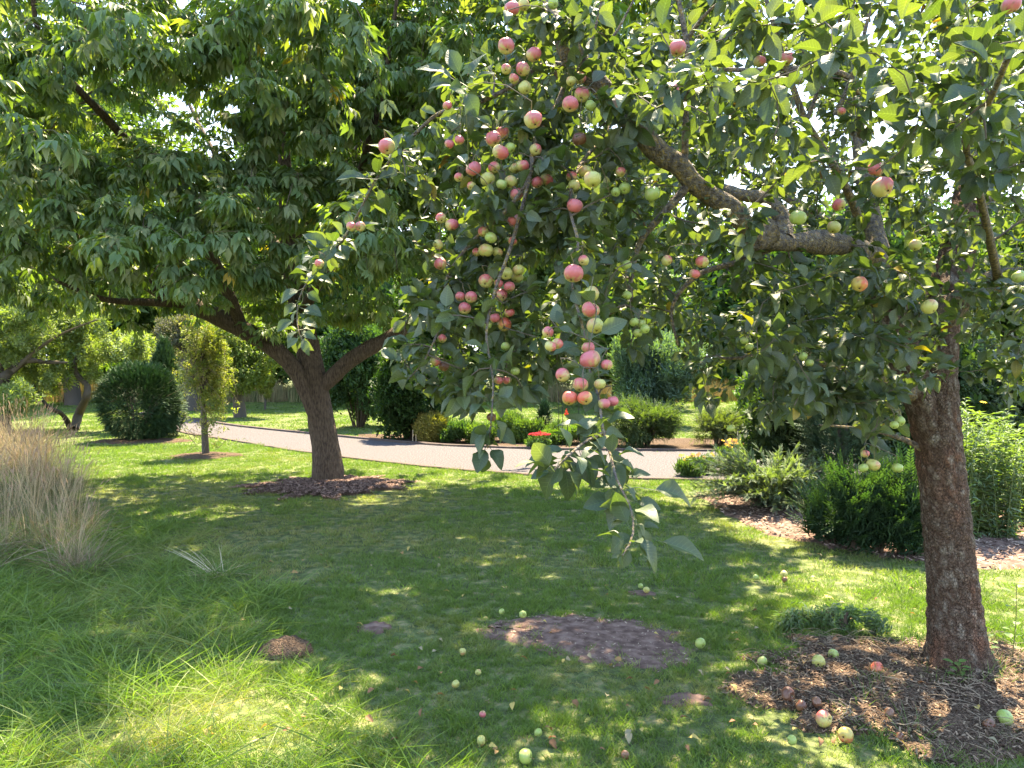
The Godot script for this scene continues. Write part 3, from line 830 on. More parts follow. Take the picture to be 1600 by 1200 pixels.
func tall_grass() -> void:
	# tussocks of dry grass: one tussock, then copies
	var make := func(seedn: int, h: float, n: int, green: float) -> ArrayMesh:
		rng.seed = seedn
		var mb := MB.new()
		for k in n:
			var a := r(0, TAU); var q := sqrt(r(0, 1)) * 0.24
			var lean := (r(0.02, 0.3) if r(0, 1) < 0.7 else r(0.3, 0.75)) * h
			var hh := h * r(0.3, 1.0)
			var col: Color = [Color(0.42, 0.31, 0.23), Color(0.33, 0.25, 0.165), Color(0.23, 0.18, 0.105)][rng.randi() % 3].lerp(Color(0.15, 0.19, 0.07), 1.0 if r(0, 1) < green else 0.0) * r(0.7, 1.15)
			var b := r(0, TAU)
			blade(mb, Vector3(cos(a) * q, 0, sin(a) * q), Vector3(cos(a) * q + cos(b) * lean, hh, sin(a) * q + sin(b) * lean), r(0.002, 0.0055), r(0.0, 0.9), col, 5)
		for k in n / 2:  # low green blades, their dark colour also standing in for foot shade
			var a := r(0, TAU); var q := sqrt(r(0, 1)) * 0.3; var b := r(0, TAU); var lean := r(0.1, 0.5) * h
			blade(mb, Vector3(cos(a) * q, 0, sin(a) * q), Vector3(cos(a) * q + cos(b) * lean, h * r(0.25, 0.62), sin(a) * q + sin(b) * lean), r(0.003, 0.006), r(0.2, 1.0), [Color(0.11, 0.15, 0.055), Color(0.16, 0.17, 0.075), Color(0.2, 0.17, 0.09)][rng.randi() % 3] * r(0.7, 1.1), 5)
		return mb.mesh()
	var ears := func(seedn: int, h: float, n: int) -> ArrayMesh:
		rng.seed = seedn
		var mb := MB.new()
		for k in n:
			var a := r(0, TAU)
			var tip := Vector3(cos(a) * r(0.1, 0.4), h * r(0.9, 1.25), sin(a) * r(0.1, 0.4))
			var pts := curve([Vector3(tip.x * 0.15, 0, tip.z * 0.15), Vector3(tip.x * 0.45, h * 0.6, tip.z * 0.45), tip], 0.09)
			tube(mb, pts, taper(pts.size(), [0.0022, 0.0013]), 3, Color(0.45, 0.36, 0.2))
			var d := (tip - (pts[-2] as Vector3)).normalized()
			tube(mb, [tip, tip + d * 0.03, tip + d * 0.07, tip + d * 0.11 + Vector3.DOWN * 0.01], [0.001, 0.005, 0.004, 0.001], 5, Color(0.36, 0.25, 0.16))
		return mb.mesh()
	var bl := [make.call(11, 0.9, 400, 0.25), make.call(12, 0.8, 400, 0.55), make.call(13, 0.7, 300, 0.75)]
	var er := [ears.call(14, 0.95, 26), ears.call(15, 0.9, 20)]
	rng.seed = 77
	var proto: Node3D = null
	var spots := []
	# [pixel of foot, mesh, scale]; greener meshes in front stand in for tree shade
	for q in [[116, 900, 0, 0.63], [84, 868, 1, 0.75], [48, 855, 2, 0.79], [8, 872, 2, 0.75], [58, 835, 1, 0.79], [108, 826, 1, 0.75], [18, 822, 2, 0.88], [63, 800, 1, 0.84], [88, 795, 1, 0.79], [-32, 805, 1, 0.88], [-2, 780, 1, 0.92], [48, 770, 0, 0.88], [71, 765, 0, 0.84], [104, 765, 1, 0.75], [-42, 760, 0, 1.06], [23, 740, 0, 1.06], [51, 735, 0, 1.01], [-22, 725, 0, 1.06], [38, 718, 0, 1.10], [8, 703, 0, 1.10], [58, 708, 0, 1.06], [-52, 900, 1, 0.88], [-72, 845, 0, 0.97], [121, 845, 1, 0.70]]:
		spots.append(q)
	for q in spots:
		var o: Node3D
		var g := G(q[0], q[1])
		o = thing("dry_grass_tussock", ["tall tussock of bleached straw coloured grass at the lawn's edge", "tall tussock of half green half straw grass at the lawn's edge", "shade toned mostly green tussock of tall grass at the lawn's edge"][q[2]], "grass", g, ["bleached tussocks of tall grass", "half green tussocks of tall grass", "mostly green tussocks of tall grass"][q[2]])
		var b := Basis(Vector3.UP, r(0, TAU)).scaled(Vector3(1.0, 0.8, 1.0) * q[3] * (1.0 if q[1] > 760 else 0.85))
		part("blades", bl[q[2]], M.straw, o, Transform3D(b, Vector3.ZERO)).set_meta("kind", "stuff")
		part("flower_stalks", er[rng.randi() % 2], M.straw, o, Transform3D(b, Vector3.ZERO)).set_meta("kind", "stuff")
	# a low tuft of pale grass in the shade
	var g2 := G(340, 905)
	var o2 := thing("grass_tuft", "low tuft with pale arching dry blades on the shaded lawn", "grass", g2)
	var mb2 := MB.new()
	for k in 260:
		var a := r(0, TAU); var l := r(0.08, 0.22)
		blade(mb2, Vector3(r(-0.12, 0.12), 0, r(-0.08, 0.08)), Vector3(cos(a) * l * 1.2, r(0.07, 0.16), sin(a) * l), 0.004, r(0.1, 0.7), (Color(0.13, 0.2, 0.06) if k % 4 else Color(0.5, 0.42, 0.26)) * r(0.8, 1.1))
	for k in 12:
		blade(mb2, Vector3(r(-0.05, 0.05), 0, 0), Vector3(-0.25 + r(-0.15, 0.25), r(0.22, 0.34), r(-0.1, 0.1)), 0.004, 0.3, Color(0.6, 0.52, 0.38), 4)
	part("blades", mb2.mesh(), M.straw, o2).set_meta("kind", "stuff")

func small_plants() -> void:
	# weeds and seedlings round the apple trunk
	var lm := MB.new()
	leaf_into(lm, Transform3D.IDENTITY, 0.015, 0.045, 0.034, 5, 0.4, 0.15, 0.05, 0.0)
	var lf := lm.mesh()
	for q in [[1580, 1040, 0.42, "upright seedling with round leaves beside the apple trunk"], [1545, 1055, 0.2, "short leafy weed at the foot of the apple trunk"], [1505, 1075, 0.12, "low green weed in front of the apple trunk's foot"]]:
		var o := thing("seedling", q[3], "plant", G(q[0], q[1]), "seedlings round the apple trunk")
		var sb := MB.new()
		var tip := Vector3(r(-0.03, 0.03), q[2], r(-0.02, 0.02))
		tube(sb, curve([Vector3.ZERO, tip * 0.5 + Vector3(0.01, 0, 0), tip], 0.04), taper(18, [0.003, 0.0015]), 5, Color(0.13, 0.13, 0.05))
		part("stem", sb.mesh(), M.twig, o)
		for k in 14:
			var a := k * 2.4; var t := 0.2 + 0.8 * k / 14.0
			var mt: Material = leaf_mat(0.5, Color(0.9, 1, 0.4), 0.4, Color(0.16, 0.25, 0.07)) if not M.has("weed") else M.weed
			M.weed = mt
			part("leaf", lf, mt, o, Transform3D(frame(Vector3(cos(a), 0.4, sin(a)), Vector3.UP, r(0.7, 1.2)), tip * t))
	# silvery mugwort-like patch at the back of the mulch
	for q in [[1232, 986], [1258, 977], [1288, 980], [1318, 990], [1362, 996]]:
		bush("mugwort", "low grey green ferny weed at the back edge of the mulch", "plant", G(q[0], q[1]), Vector3(r(0.08, 0.13), r(0.09, 0.17), 0.09), 42, [tuft_mesh(9, 0.045, 0.012, 0.025, 0.4)], M.soft_leaf, [Color(0.19, 0.26, 0.16), Color(0.15, 0.23, 0.1)], {"lobes": 5, "up": 0.6, "group": "ferny weeds behind the mulch"})

# ---- the forked tree with ash-like leaves
func limb_from(o: Node3D, at: Vector3, list: Array, step: float, sides: int, m: Material, lump: float, np: PackedVector3Array, nr: PackedFloat32Array, nm := "limb") -> void:
	var pts := []; var rad := []
	for q in list:
		pts.append(P(q[0], q[1], q[2]) - at); rad.append(q[3])
	var cp := curve(pts, step)
	var rr := taper(cp.size(), rad)
	var mb := MB.new()
	tube(mb, cp, rr, sides, Color.WHITE, lump)
	part(nm, mb.mesh(), m, o)
	for k in range(cp.size() / 4, cp.size()):
		np.append(cp[k]); nr.append(rr[k])

func build_maple() -> void:
	rng.seed = 501
	var at := G(513, 752)
	var z := -at.z
	var o := thing("forked_tree", "large spreading tree with forked brown trunk and drooping compound leaves", "tree", at)
	var np := PackedVector3Array(); var nr := PackedFloat32Array()
	var none := PackedVector3Array(); var none2 := PackedFloat32Array()
	# trunk with a flared foot
	limb_from(o, at, [[514, 764, z, 0.216], [513, 750, z, 0.172], [512, 728, z, 0.156], [508, 695, z, 0.152], [502, 655, z, 0.144], [495, 615, z, 0.136], [487, 575, z, 0.120], [476, 520, z + 0.1, 0.096], [462, 440, z + 0.2, 0.080], [448, 330, z + 0.3, 0.064], [440, 200, z + 0.3, 0.052], [420, 40, z + 0.2, 0.048], [410, -80, z, 0.024]], 0.05, 28, M.maple_bark, 0.10, np, nr, "trunk")
	limb_from(o, at, [[505, 690, z - 0.06, 0.064], [493, 655, z - 0.10, 0.080], [478, 615, z - 0.12, 0.096], [462, 580, z - 0.15, 0.108], [430, 546, z - 0.22, 0.112], [380, 515, z - 0.35, 0.104], [325, 488, z - 0.5, 0.096], [265, 462, z - 0.7, 0.080], [200, 425, z - 0.9, 0.072], [130, 380, z - 1.2, 0.048], [60, 330, z - 1.6, 0.024]], 0.05, 22, M.maple_bark, 0.10, np, nr)
	limb_from(o, at, [[500, 608, z, 0.096], [520, 588, z - 0.05, 0.096], [545, 565, z - 0.1, 0.088], [575, 545, z - 0.1, 0.080], [610, 527, z, 0.072], [670, 480, z + 0.2, 0.060], [740, 400, z + 0.5, 0.048], [820, 300, z + 0.8, 0.036], [900, 200, z + 1.0, 0.020]], 0.05, 18, M.maple_bark, 0.10, np, nr)
	limb_from(o, at, [[325, 488, z - 0.5, 0.056], [290, 476, z - 0.9, 0.048], [230, 472, z - 1.3, 0.040], [165, 468, z - 1.8, 0.028], [90, 440, z - 2.3, 0.016]], 0.06, 10, M.maple_bark, 0.12, np, nr)
	limb_from(o, at, [[380, 515, z - 0.35, 0.072], [330, 400, z - 1.0, 0.068], [255, 290, z - 1.6, 0.060], [180, 200, z - 2.2, 0.048], [105, 120, z - 2.7, 0.040], [60, 50, z - 3.0, 0.028], [50, -40, z - 3.2, 0.016]], 0.06, 12, M.maple_bark, 0.12, np, nr)
	limb_from(o, at, [[470, 490, z + 0.1, 0.072], [520, 400, z - 0.8, 0.060], [560, 280, z - 1.6, 0.048], [600, 130, z - 2.2, 0.032], [620, 0, z - 2.5, 0.016]], 0.07, 10, M.maple_bark, 0.12, np, nr)
	limb_from(o, at, [[462, 440, z + 0.2, 0.072], [400, 330, z + 1.6, 0.060], [330, 230, z + 2.6, 0.040], [280, 130, z + 3.4, 0.024]], 0.08, 9, M.maple_bark, 0.12, np, nr)
	limb_from(o, at, [[455, 380, z + 0.2, 0.064], [540, 260, z + 1.2, 0.056], [640, 120, z + 2.0, 0.040], [720, 0, z + 2.6, 0.024]], 0.08, 9, M.maple_bark, 0.12, np, nr)
	var targets := []
	var c0 := Vector3(-2.3, 4.7, -8.9)
	while targets.size() < 980:
		var d := rv(); 
		if d.length() > 1.0 or d.length() < 0.1: continue
		d = d.normalized() * pow(d.length(), 0.62)
		d *= 1.0 + 0.25 * noise.get_noise_3dv(d * 22.0)
		var p := c0 + Vector3(d.x * 5.5, d.y * 3.5, d.z * 3.9)
		if p.y < 1.98 + 0.3 * noise.get_noise_2d(p.x * 12.0, p.z * 12.0) + maxf(0.0, p.x + 1.0) * 0.22: continue
		if lets_sun_by(p) and r(0, 1) < 0.93: continue
		targets.append(p - at)
	# the boughs whose shade lies on the middle of the lawn
	var dark := Gs([[450, 800], [760, 775], [960, 785], [1080, 830], [1150, 870], [1100, 1000], [1130, 1060], [660, 1060], [640, 1020], [520, 990], [400, 960], [150, 900], [150, 830]])
	var extra := 0
	while extra < 320:
		var g := Vector3(r(-4.0, 2.6), 0, r(-9.5, -3.6))
		if not in_poly(dark, g.x, g.z): continue
		var p := g + to_sun * (r(3.0, 7.0) / to_sun.y)
		var e := (p - c0) / Vector3(5.6, 3.5, 4.1)
		if e.length() > 1.0: continue
		extra += 1
		targets.append(p - at)
	# the low sprays that hang towards the lawn
	for q in [[60, 270, 7.0], [120, 255, 6.9], [190, 270, 6.8], [250, 250, 6.9], [320, 240, 6.9], [300, 300, 6.6], [370, 290, 6.7], [430, 170, 7.2], [470, 130, 7.3], [500, 110, 7.4], [410, 240, 7.2], [480, 300, 7.2], [150, 330, 6.5], [90, 320, 6.6], [220, 340, 6.5], [330, 330, 6.5], [20, 380, 7.0], [100, 400, 7.2], [180, 380, 6.8], [350, 60, 6.6], [250, 90, 6.8], [180, 60, 6.6], [380, 20, 6.6], [20, 60, 6.4], [40, 110, 6.5], [560, 180, 7.6], [610, 120, 7.8], [590, 300, 7.8], [620, 400, 8.0], [300, 30, 8.0], [500, 30, 8.5], [560, 60, 8.5], [440, 80, 8.0], [640, 40, 9.0], [400, 120, 8.0], [640, 200, 9.0], [540, 110, 8.6], [660, 90, 9.4], [690, 40, 9.6], [700, 140, 9.6], [640, 130, 9.2], [730, 80, 9.8], [600, 20, 8.8], [680, 230, 9.4], [660, 300, 9.2], [460, 10, 9.5], [520, 70, 9.8], [580, 120, 10.0], [620, 60, 10.2], [500, 150, 9.6], [690, 100, 10.4], [560, 20, 10.0], [480, 100, 9.2], [640, 170, 10.0], [30, 150, 7.4], [15, 260, 7.6], [60, 200, 7.4]]:
		for k in 4: targets.append(P(q[0] + r(-25, 25), q[1] + r(-16, 16), q[2] + r(-0.25, 0.25)) - at)
	var sub := []
	for t in targets:
		for k in 2:
			var q: Vector3 = t + Vector3(r(-1, 1), r(-0.5, 0.35), r(-1, 1)) * 0.42
			if not (lets_sun_by(q + at) and r(0, 1) < 0.8): sub.append(q)
	var tw := MB.new()
	var twigs := grow(np, nr, targets, tw, 5, 0.10, 0.006, Color(0.10, 0.08, 0.06))
	twigs.append_array(grow(np, nr, sub, tw, 4, 0.06, 0.0035, Color(0.12, 0.1, 0.06)))
	part("twigs", tw.mesh(), M.twig, o).set_meta("kind", "stuff")
	# compound leaves of five drooping leaflets
	var lms := []
	for k in 4:
		var lm := MB.new()
		var axis := 0.11
		leaflet(lm, Transform3D(frame(Vector3(1, -0.1, 0), Vector3.UP), Vector3.ZERO), axis * 1.1, 0.003, 0.0, Color(1.2, 1.2, 0.8))
		for q in [[0.55, 1.0], [0.55, -1.0], [0.85, 1.0], [0.85, -1.0], [1.0, 0.0]]:
			var d := Vector3(0.75 + 0.3 * (1.0 - absf(q[1])), r(-0.75, -0.3), q[1] * r(0.6, 0.95))
			leaflet(lm, Transform3D(frame(d, Vector3.UP + rv() * 0.25), Vector3(axis * q[0], -0.012 * q[0], 0)), r(0.085, 0.112), r(0.033, 0.044), r(0.25, 0.9), Color.WHITE * r(0.88, 1.12))
		lms.append(lm.mesh())
	var all := []
	var cols := [Color(0.13, 0.20, 0.08), Color(0.165, 0.24, 0.095), Color(0.205, 0.28, 0.115), Color(0.155, 0.23, 0.10)]
	for t in twigs:
		var n: int = t.size()
		for k in range(1, n):
			var dir: Vector3 = (t[k] - t[k - 1]).normalized()
			var steps := 2 if r(0, 1) < 0.8 else 1
			for j in steps:
				var p: Vector3 = t[k - 1].lerp(t[k], (j + 0.5) / steps)
				if float(k) / n < 0.25: continue
				for s in [-1.0, 1.0]:
					if r(0, 1) < 0.18: continue
					var side: Vector3 = dir.cross(Vector3.UP + rv() * 0.6).normalized() * s
					var d: Vector3 = side + dir * r(0.1, 0.7) + Vector3.DOWN * r(0.05, 0.55) + rv() * 0.25
					var c: Color = cols[rng.randi() % 4] * r(0.82, 1.15)
					if k >= n - 2 and r(0, 1) < 0.3: c = Color(0.26, 0.30, 0.14) * r(0.85, 1.1)
					if r(0, 1) < 0.004: c = Color(0.5, 0.36, 0.06)
					all.append([Transform3D(frame(d, Vector3.UP + rv() * 0.35, r(0.85, 1.35)), p), c, rng.randi() % 4])
	print("maple leaves ", all.size())
	place_leaves(o, at, all, lms, M.maple_leaf, cols + [Color(0.27, 0.31, 0.13)], 300)

# the 300 that show largest as leaves of their own, the rest as foliage
func place_leaves(o: Node3D, at: Vector3, all: Array, lms: Array, m: StandardMaterial3D, cols: Array, most: int) -> void:
	var order := []
	for k in all.size():
		var q := pix((all[k][0] as Transform3D).origin + at)
		if q.x > 0 and q.x < 1600 and q.y > 0 and q.y < 1200 and q.z > 0.3: order.append([q.z / (all[k][0] as Transform3D).basis.x.length(), k])
	order.sort_custom(func(a, b): return a[0] < b[0])
	var alone := {}
	var mats := []
	for c in cols:
		var mm := m.duplicate(); mm.albedo_color = (c as Color).linear_to_srgb(); mats.append(mm)
	for j in mini(most, order.size()):
		var k: int = order[j][1]
		alone[k] = true
		var best := 0; var bd := 1e9
		for i in cols.size():
			var cc: Color = all[k][1]
			var dd := absf(cc.r - cols[i].r) + absf(cc.g - cols[i].g) + absf(cc.b - cols[i].b)
			if dd < bd: bd = dd; best = i
		part("leaf", lms[all[k][2]], mats[best], o, all[k][0])
	for i in lms.size():
		var xf := []; var cc := []
		for k in all.size():
			if all[k][2] == i and not alone.has(k): xf.append(all[k][0]); cc.append(all[k][1])
		if xf.size(): scatter("foliage", lms[i], m, xf, cc, o)

# ---- apples
var apple_mesh := {}
const APPLE_TEXT := {"red": "pink red apple", "pink": "pale pink blushed apple", "yellow": "yellow apple with faint blush", "green": "green apple", "orange": "orange red apple", "brown": "brown rotting apple"}
const FALLEN_TEXT := {"green": "fallen green apple", "orange": "fallen orange blushed apple", "brown": "fallen brown rotten apple", "pink": "fallen half green half pink apple", "yellow": "fallen pale yellow apple", "red": "fallen small red apple"}
func where_hung(x: float, y: float) -> String:
	if x < 640: return "hanging on the long thin outer branch"
	if x > 840 and x < 965 and y > 380: return "hanging on the lowest drooping bough"
	if x > 1120: return "hanging in the leaves near the apple trunk"
	if y < 200: return "hanging high beside the thick lichened limb"
	if x < 840: return "hanging in the outer drooping leaves"
	return "hanging below the thick lichened limb"
func make_apple(kind: String, sd: int) -> ArrayMesh:
	var pal := {"red": [Color(0.38, 0.33, 0.11), Color(0.40, 0.105, 0.105), 0.56], "pink": [Color(0.359, 0.335, 0.101), Color(0.406, 0.094, 0.086), 0.42], "yellow": [Color(0.351, 0.343, 0.094), Color(0.390, 0.172, 0.086), 0.2], "green": [Color(0.257, 0.328, 0.078), Color(0.328, 0.328, 0.094), 0.2], "orange": [Color(0.390, 0.312, 0.078), Color(0.468, 0.101, 0.055), 0.5], "brown": [Color(0.156, 0.078, 0.039), Color(0.101, 0.043, 0.023), 0.5]}
	var a: Color = pal[kind][0]; var b: Color = pal[kind][1]; var amount: float = pal[kind][2]
	var mb := MB.new()
	var n := 20; var rows := 14
	var wob := 0.10 if kind != "brown" else 0.16
	for j in rows + 1:
		var ph := PI * j / rows
		for i in n + 1:
			var th := TAU * (i % n) / n
			var s := sin(ph)
			var rad := s * (1.0 + 0.05 * cos(ph)) * (1.0 + 0.025 * cos(5.0 * th) * (1.0 - cos(ph)) * 0.5)
			var y := 0.9 * cos(ph)
			y -= (0.34 if y > 0.0 else -0.2) * exp(-pow(rad / 0.30, 2.0))
			var d := Vector3(cos(th) * rad, y, sin(th) * rad)
			d *= 1.0 + wob * noise.get_noise_3d(d.x * 12.0 + sd * 9.0, d.y * 12.0, d.z * 12.0)
			var face := sin(th) * s * 0.75 + 0.25 * cos(ph)
			var str := noise.get_noise_2d(th * 30.0 + sd * 31.0, ph * 4.0) * 0.55 + fine.get_noise_3d(d.x * 45.0, d.y * 45.0 + sd * 7.0, d.z * 45.0) * 0.5
			var k := smoothstep(-0.35, 0.45, face + str + (amount - 0.5) * 2.2)
			var col := a.lerp(b, k)
			if fine.get_noise_3d(d.x * 90.0 + sd * 13.0, d.y * 90.0, d.z * 90.0) > 0.5: col = col.lerp(Color(0.12, 0.08, 0.03), 0.6)
			mb.vert(d, col, Vector2(float(i) / n, float(j) / rows))
	for j in rows:
		for i in n:
			var q := j * (n + 1) + i
			mb.quad(q, q + 1, q + n + 2, q + n + 1)
	return mb.mesh()
func apple(nm: String, label: String, group: String, kind: String, at: Vector3, rad: float, basis: Basis, stalk_up: bool, holder: Vector3 = Vector3.ZERO) -> void:
	var key := "%s%d" % [kind, rng.randi() % 3]
	if not apple_mesh.has(key): apple_mesh[key] = make_apple(kind, apple_mesh.size() + 1)
	var o := thing(nm, label, "apple", at, group)
	part("fruit", apple_mesh[key], M.apple, o, Transform3D(basis.scaled(Vector3.ONE * rad), Vector3.ZERO))
	var mb := MB.new()
	var top := basis * Vector3(0, rad * 0.5, 0)
	var end := holder - at if stalk_up else basis * Vector3(rad * 0.15, rad * 1.25, 0.05 * rad)
	tube(mb, curve([top, top.lerp(end, 0.5) + (basis * Vector3.UP) * rad * 0.1, end], rad * 0.35), taper(30, [rad * 0.045, rad * 0.05, rad * 0.07]), 5, Color(0.13, 0.11, 0.05))
	part("stalk", mb.mesh(), M.twig, o)
	if not apple_mesh.has("calyx"):
		var cb := MB.new()
		for k in 5: leaflet(cb, Transform3D(frame(Vector3(cos(k * TAU / 5), -0.9, sin(k * TAU / 5)), Vector3.UP), Vector3(0, -0.70, 0)), 0.24, 0.12, 0.2, Color(0.07, 0.045, 0.025))
		apple_mesh.calyx = cb.mesh()
	part("calyx", apple_mesh.calyx, M.plain, o, Transform3D(basis.scaled(Vector3.ONE * rad), Vector3.ZERO))

func hanging_list() -> Array:
	return [[800, 13, 25, "red"], [818, 8, 20, "yellow"], [864, 6, 18, "green"], [791, 72, 27, "red"], [834, 85, 25, "red"], [791, 108, 17, "pink"], [817, 108, 23, "red"], [803, 123, 17, "pink"], [820, 137, 22, "yellow"], [892, 127, 16, "yellow"], [906, 122, 21, "pink"], [891, 163, 27, "red"], [909, 148, 25, "pink"], [923, 165, 19, "green"], [833, 187, 30, "red"], [699, 165, 14, "red"], [702, 225, 16, "red"], [718, 219, 16, "red"], [604, 229, 27, "red"], [771, 217, 26, "red"], [785, 208, 24, "pink"], [782, 238, 27, "pink"], [797, 231, 18, "green"], [837, 234, 20, "pink"], [817, 259, 22, "pink"], [805, 263, 18, "yellow"], [740, 264, 26, "red"], [772, 262, 20, "pink"], [762, 280, 24, "yellow"], [798, 284, 22, "yellow"], [784, 288, 18, "green"], [807, 304, 22, "red"], [839, 285, 20, "red"], [854, 281, 22, "pink"], [717, 277, 13, "pink"], [737, 291, 15, "pink"], [804, 345, 23, "red"], [898, 322, 27, "red"], [893, 276, 18, "pink"], [897, 290, 20, "yellow"], [914, 268, 22, "yellow"], [926, 280, 29, "yellow"], [970, 269, 17, "pink"], [962, 300, 14, "green"], [976, 294, 20, "green"], [1019, 303, 26, "green"], [905, 217, 24, "brown"], [689, 341, 18, "pink"], [706, 351, 22, "red"], [684, 382, 17, "yellow"], [688, 412, 21, "red"], [549, 354, 17, "pink"], [563, 354, 17, "red"], [755, 362, 18, "pink"], [767, 371, 20, "green"], [759, 391, 25, "yellow"], [777, 394, 18, "yellow"], [745, 394, 14, "pink"], [801, 377, 15, "pink"], [810, 422, 20, "yellow"], [896, 427, 33, "red"], [912, 407, 18, "pink"], [978, 414, 18, "green"], [1059, 75, 28, "red"], [1051, 139, 21, "red"], [1040, 154, 18, "pink"], [1042, 407, 18, "pink"], [1097, 409, 22, "pink"], [1085, 428, 18, "pink"], [719, 463, 17, "red"], [736, 464, 20, "red"], [726, 482, 21, "red"], [759, 439, 24, "pink"], [779, 443, 15, "red"], [796, 448, 19, "red"], [783, 461, 22, "red"], [808, 433, 20, "yellow"], [791, 427, 22, "yellow"], [773, 497, 18, "red"], [796, 488, 18, "pink"], [788, 507, 24, "orange"], [762, 508, 13, "green"], [790, 541, 14, "green"], [924, 459, 26, "yellow"], [923, 484, 30, "pink"], [930, 509, 28, "yellow"], [856, 519, 17, "red"], [871, 537, 15, "pink"], [860, 541, 16, "pink"], [922, 562, 35, "red"], [919, 543, 22, "red"], [948, 570, 18, "red"], [879, 586, 24, "red"], [907, 601, 26, "pink"], [937, 600, 16, "yellow"], [890, 622, 26, "orange"], [914, 622, 24, "orange"], [944, 631, 18, "red"], [957, 627, 17, "red"], [779, 594, 15, "pink"], [792, 594, 12, "pink"], [768, 652, 15, "brown"], [691, 529, 15, "pink"], [680, 564, 18, "pink"], [693, 572, 18, "brown"], [991, 503, 14, "green"], [1002, 505, 14, "green"], [997, 520, 15, "green"], [1008, 514, 13, "green"], [980, 461, 10, "green"], [805, 580, 13, "green"], [499, 412, 14, "pink"], [1187, 96, 20, "pink"], [1229, 92, 24, "pink"], [1199, 120, 22, "green"], [1249, 124, 18, "green"], [1315, 174, 12, "pink"], [1369, 264, 26, "red"], [1379, 292, 34, "red"], [1247, 340, 27, "green"], [1303, 355, 22, "yellow"], [1311, 320, 22, "pink"], [1343, 444, 26, "orange"], [1580, 8, 30, "red"], [1592, 432, 22, "green"], [1444, 150, 20, "green"], [1461, 150, 16, "green"], [1430, 383, 20, "yellow"], [1452, 479, 26, "yellow"], [1163, 532, 12, "green"], [1171, 542, 14, "green"], [1255, 557, 15, "green"], [1265, 567, 12, "green"], [1406, 658, 17, "green"], [1397, 664, 14, "green"], [1364, 726, 22, "yellow"], [1349, 731, 16, "green"], [1352, 709, 14, "pink"], [1402, 731, 18, "green"], [1142, 669, 12, "green"]]

# a stem meshed finely enough for its bark plates to stand out
func bark_trunk(o: Node3D, at: Vector3, tl: Array, from: float, np: PackedVector3Array, nr: PackedFloat32Array, nm: String) -> void:
	var pts := []; var rad := []
	for q in tl: pts.append(P(q[0], q[1], q[2]) - at); rad.append(q[3])
	var cp := curve(pts, 0.012)
	var rr := taper(cp.size(), rad)
	var mb := MB.new()
	var sides := 72
	for k in cp.size():
		for s in sides + 1:
			var an := TAU * (s % sides) / sides
			var q := Vector3(cos(an), 0, sin(an))
			var p: Vector3 = cp[k]
			var w := p + q * float(rr[k])
			var plate := cell.get_noise_3d(w.x * 520.0 + 7.0 * noise.get_noise_3dv(w * 120.0), w.y * 240.0 + 9.0 * noise.get_noise_3dv(w * 90.0), w.z * 520.0)
			var e: float = rr[k] * (1.0 + 0.05 * noise.get_noise_3dv(w * 60.0) + 0.07 * sin(an * 3.0 + p.y * 1.3) + 0.05 * sin(an * 2.0 - p.y * 2.9 + 1.0) + 0.3 * exp(-maxf(p.y, 0.0) * 13.0) * maxf(0.0, sin(an * 5.0 + 0.6))) + 0.008 * smoothstep(-0.95, -0.55, plate) + 0.004 * fine.get_noise_3dv(w * 500.0)
			var crack := smoothstep(-0.95, -0.62, plate)
			var red := smoothstep(0.02, 0.30, noise.get_noise_3d(w.x * 55.0 + 9.0, w.y * 26.0, w.z * 55.0))
			var pale := smoothstep(0.1, 0.35, fine.get_noise_3d(w.x * 260.0, w.y * 210.0 + 30.0, w.z * 260.0))
			var bc := Color(0.22, 0.17, 0.13).lerp(Color(0.28, 0.145, 0.09), red * 0.85).lerp(Color(0.45, 0.42, 0.35), pale * 0.6)
			bc = Color(0.125, 0.08, 0.055).lerp(bc, crack)
			mb.vert(p + q * e, bc, Vector2(an, p.y))
		if k:
			for s in sides:
				var a := (k - 1) * (sides + 1) + s
				mb.quad(a, a + 1, a + sides + 2, a + sides + 1)
	part(nm, mb.mesh(), M.apple_bark, o)
	for k in range(int(cp.size() * from), cp.size(), 4): np.append(cp[k]); nr.append(rr[k])

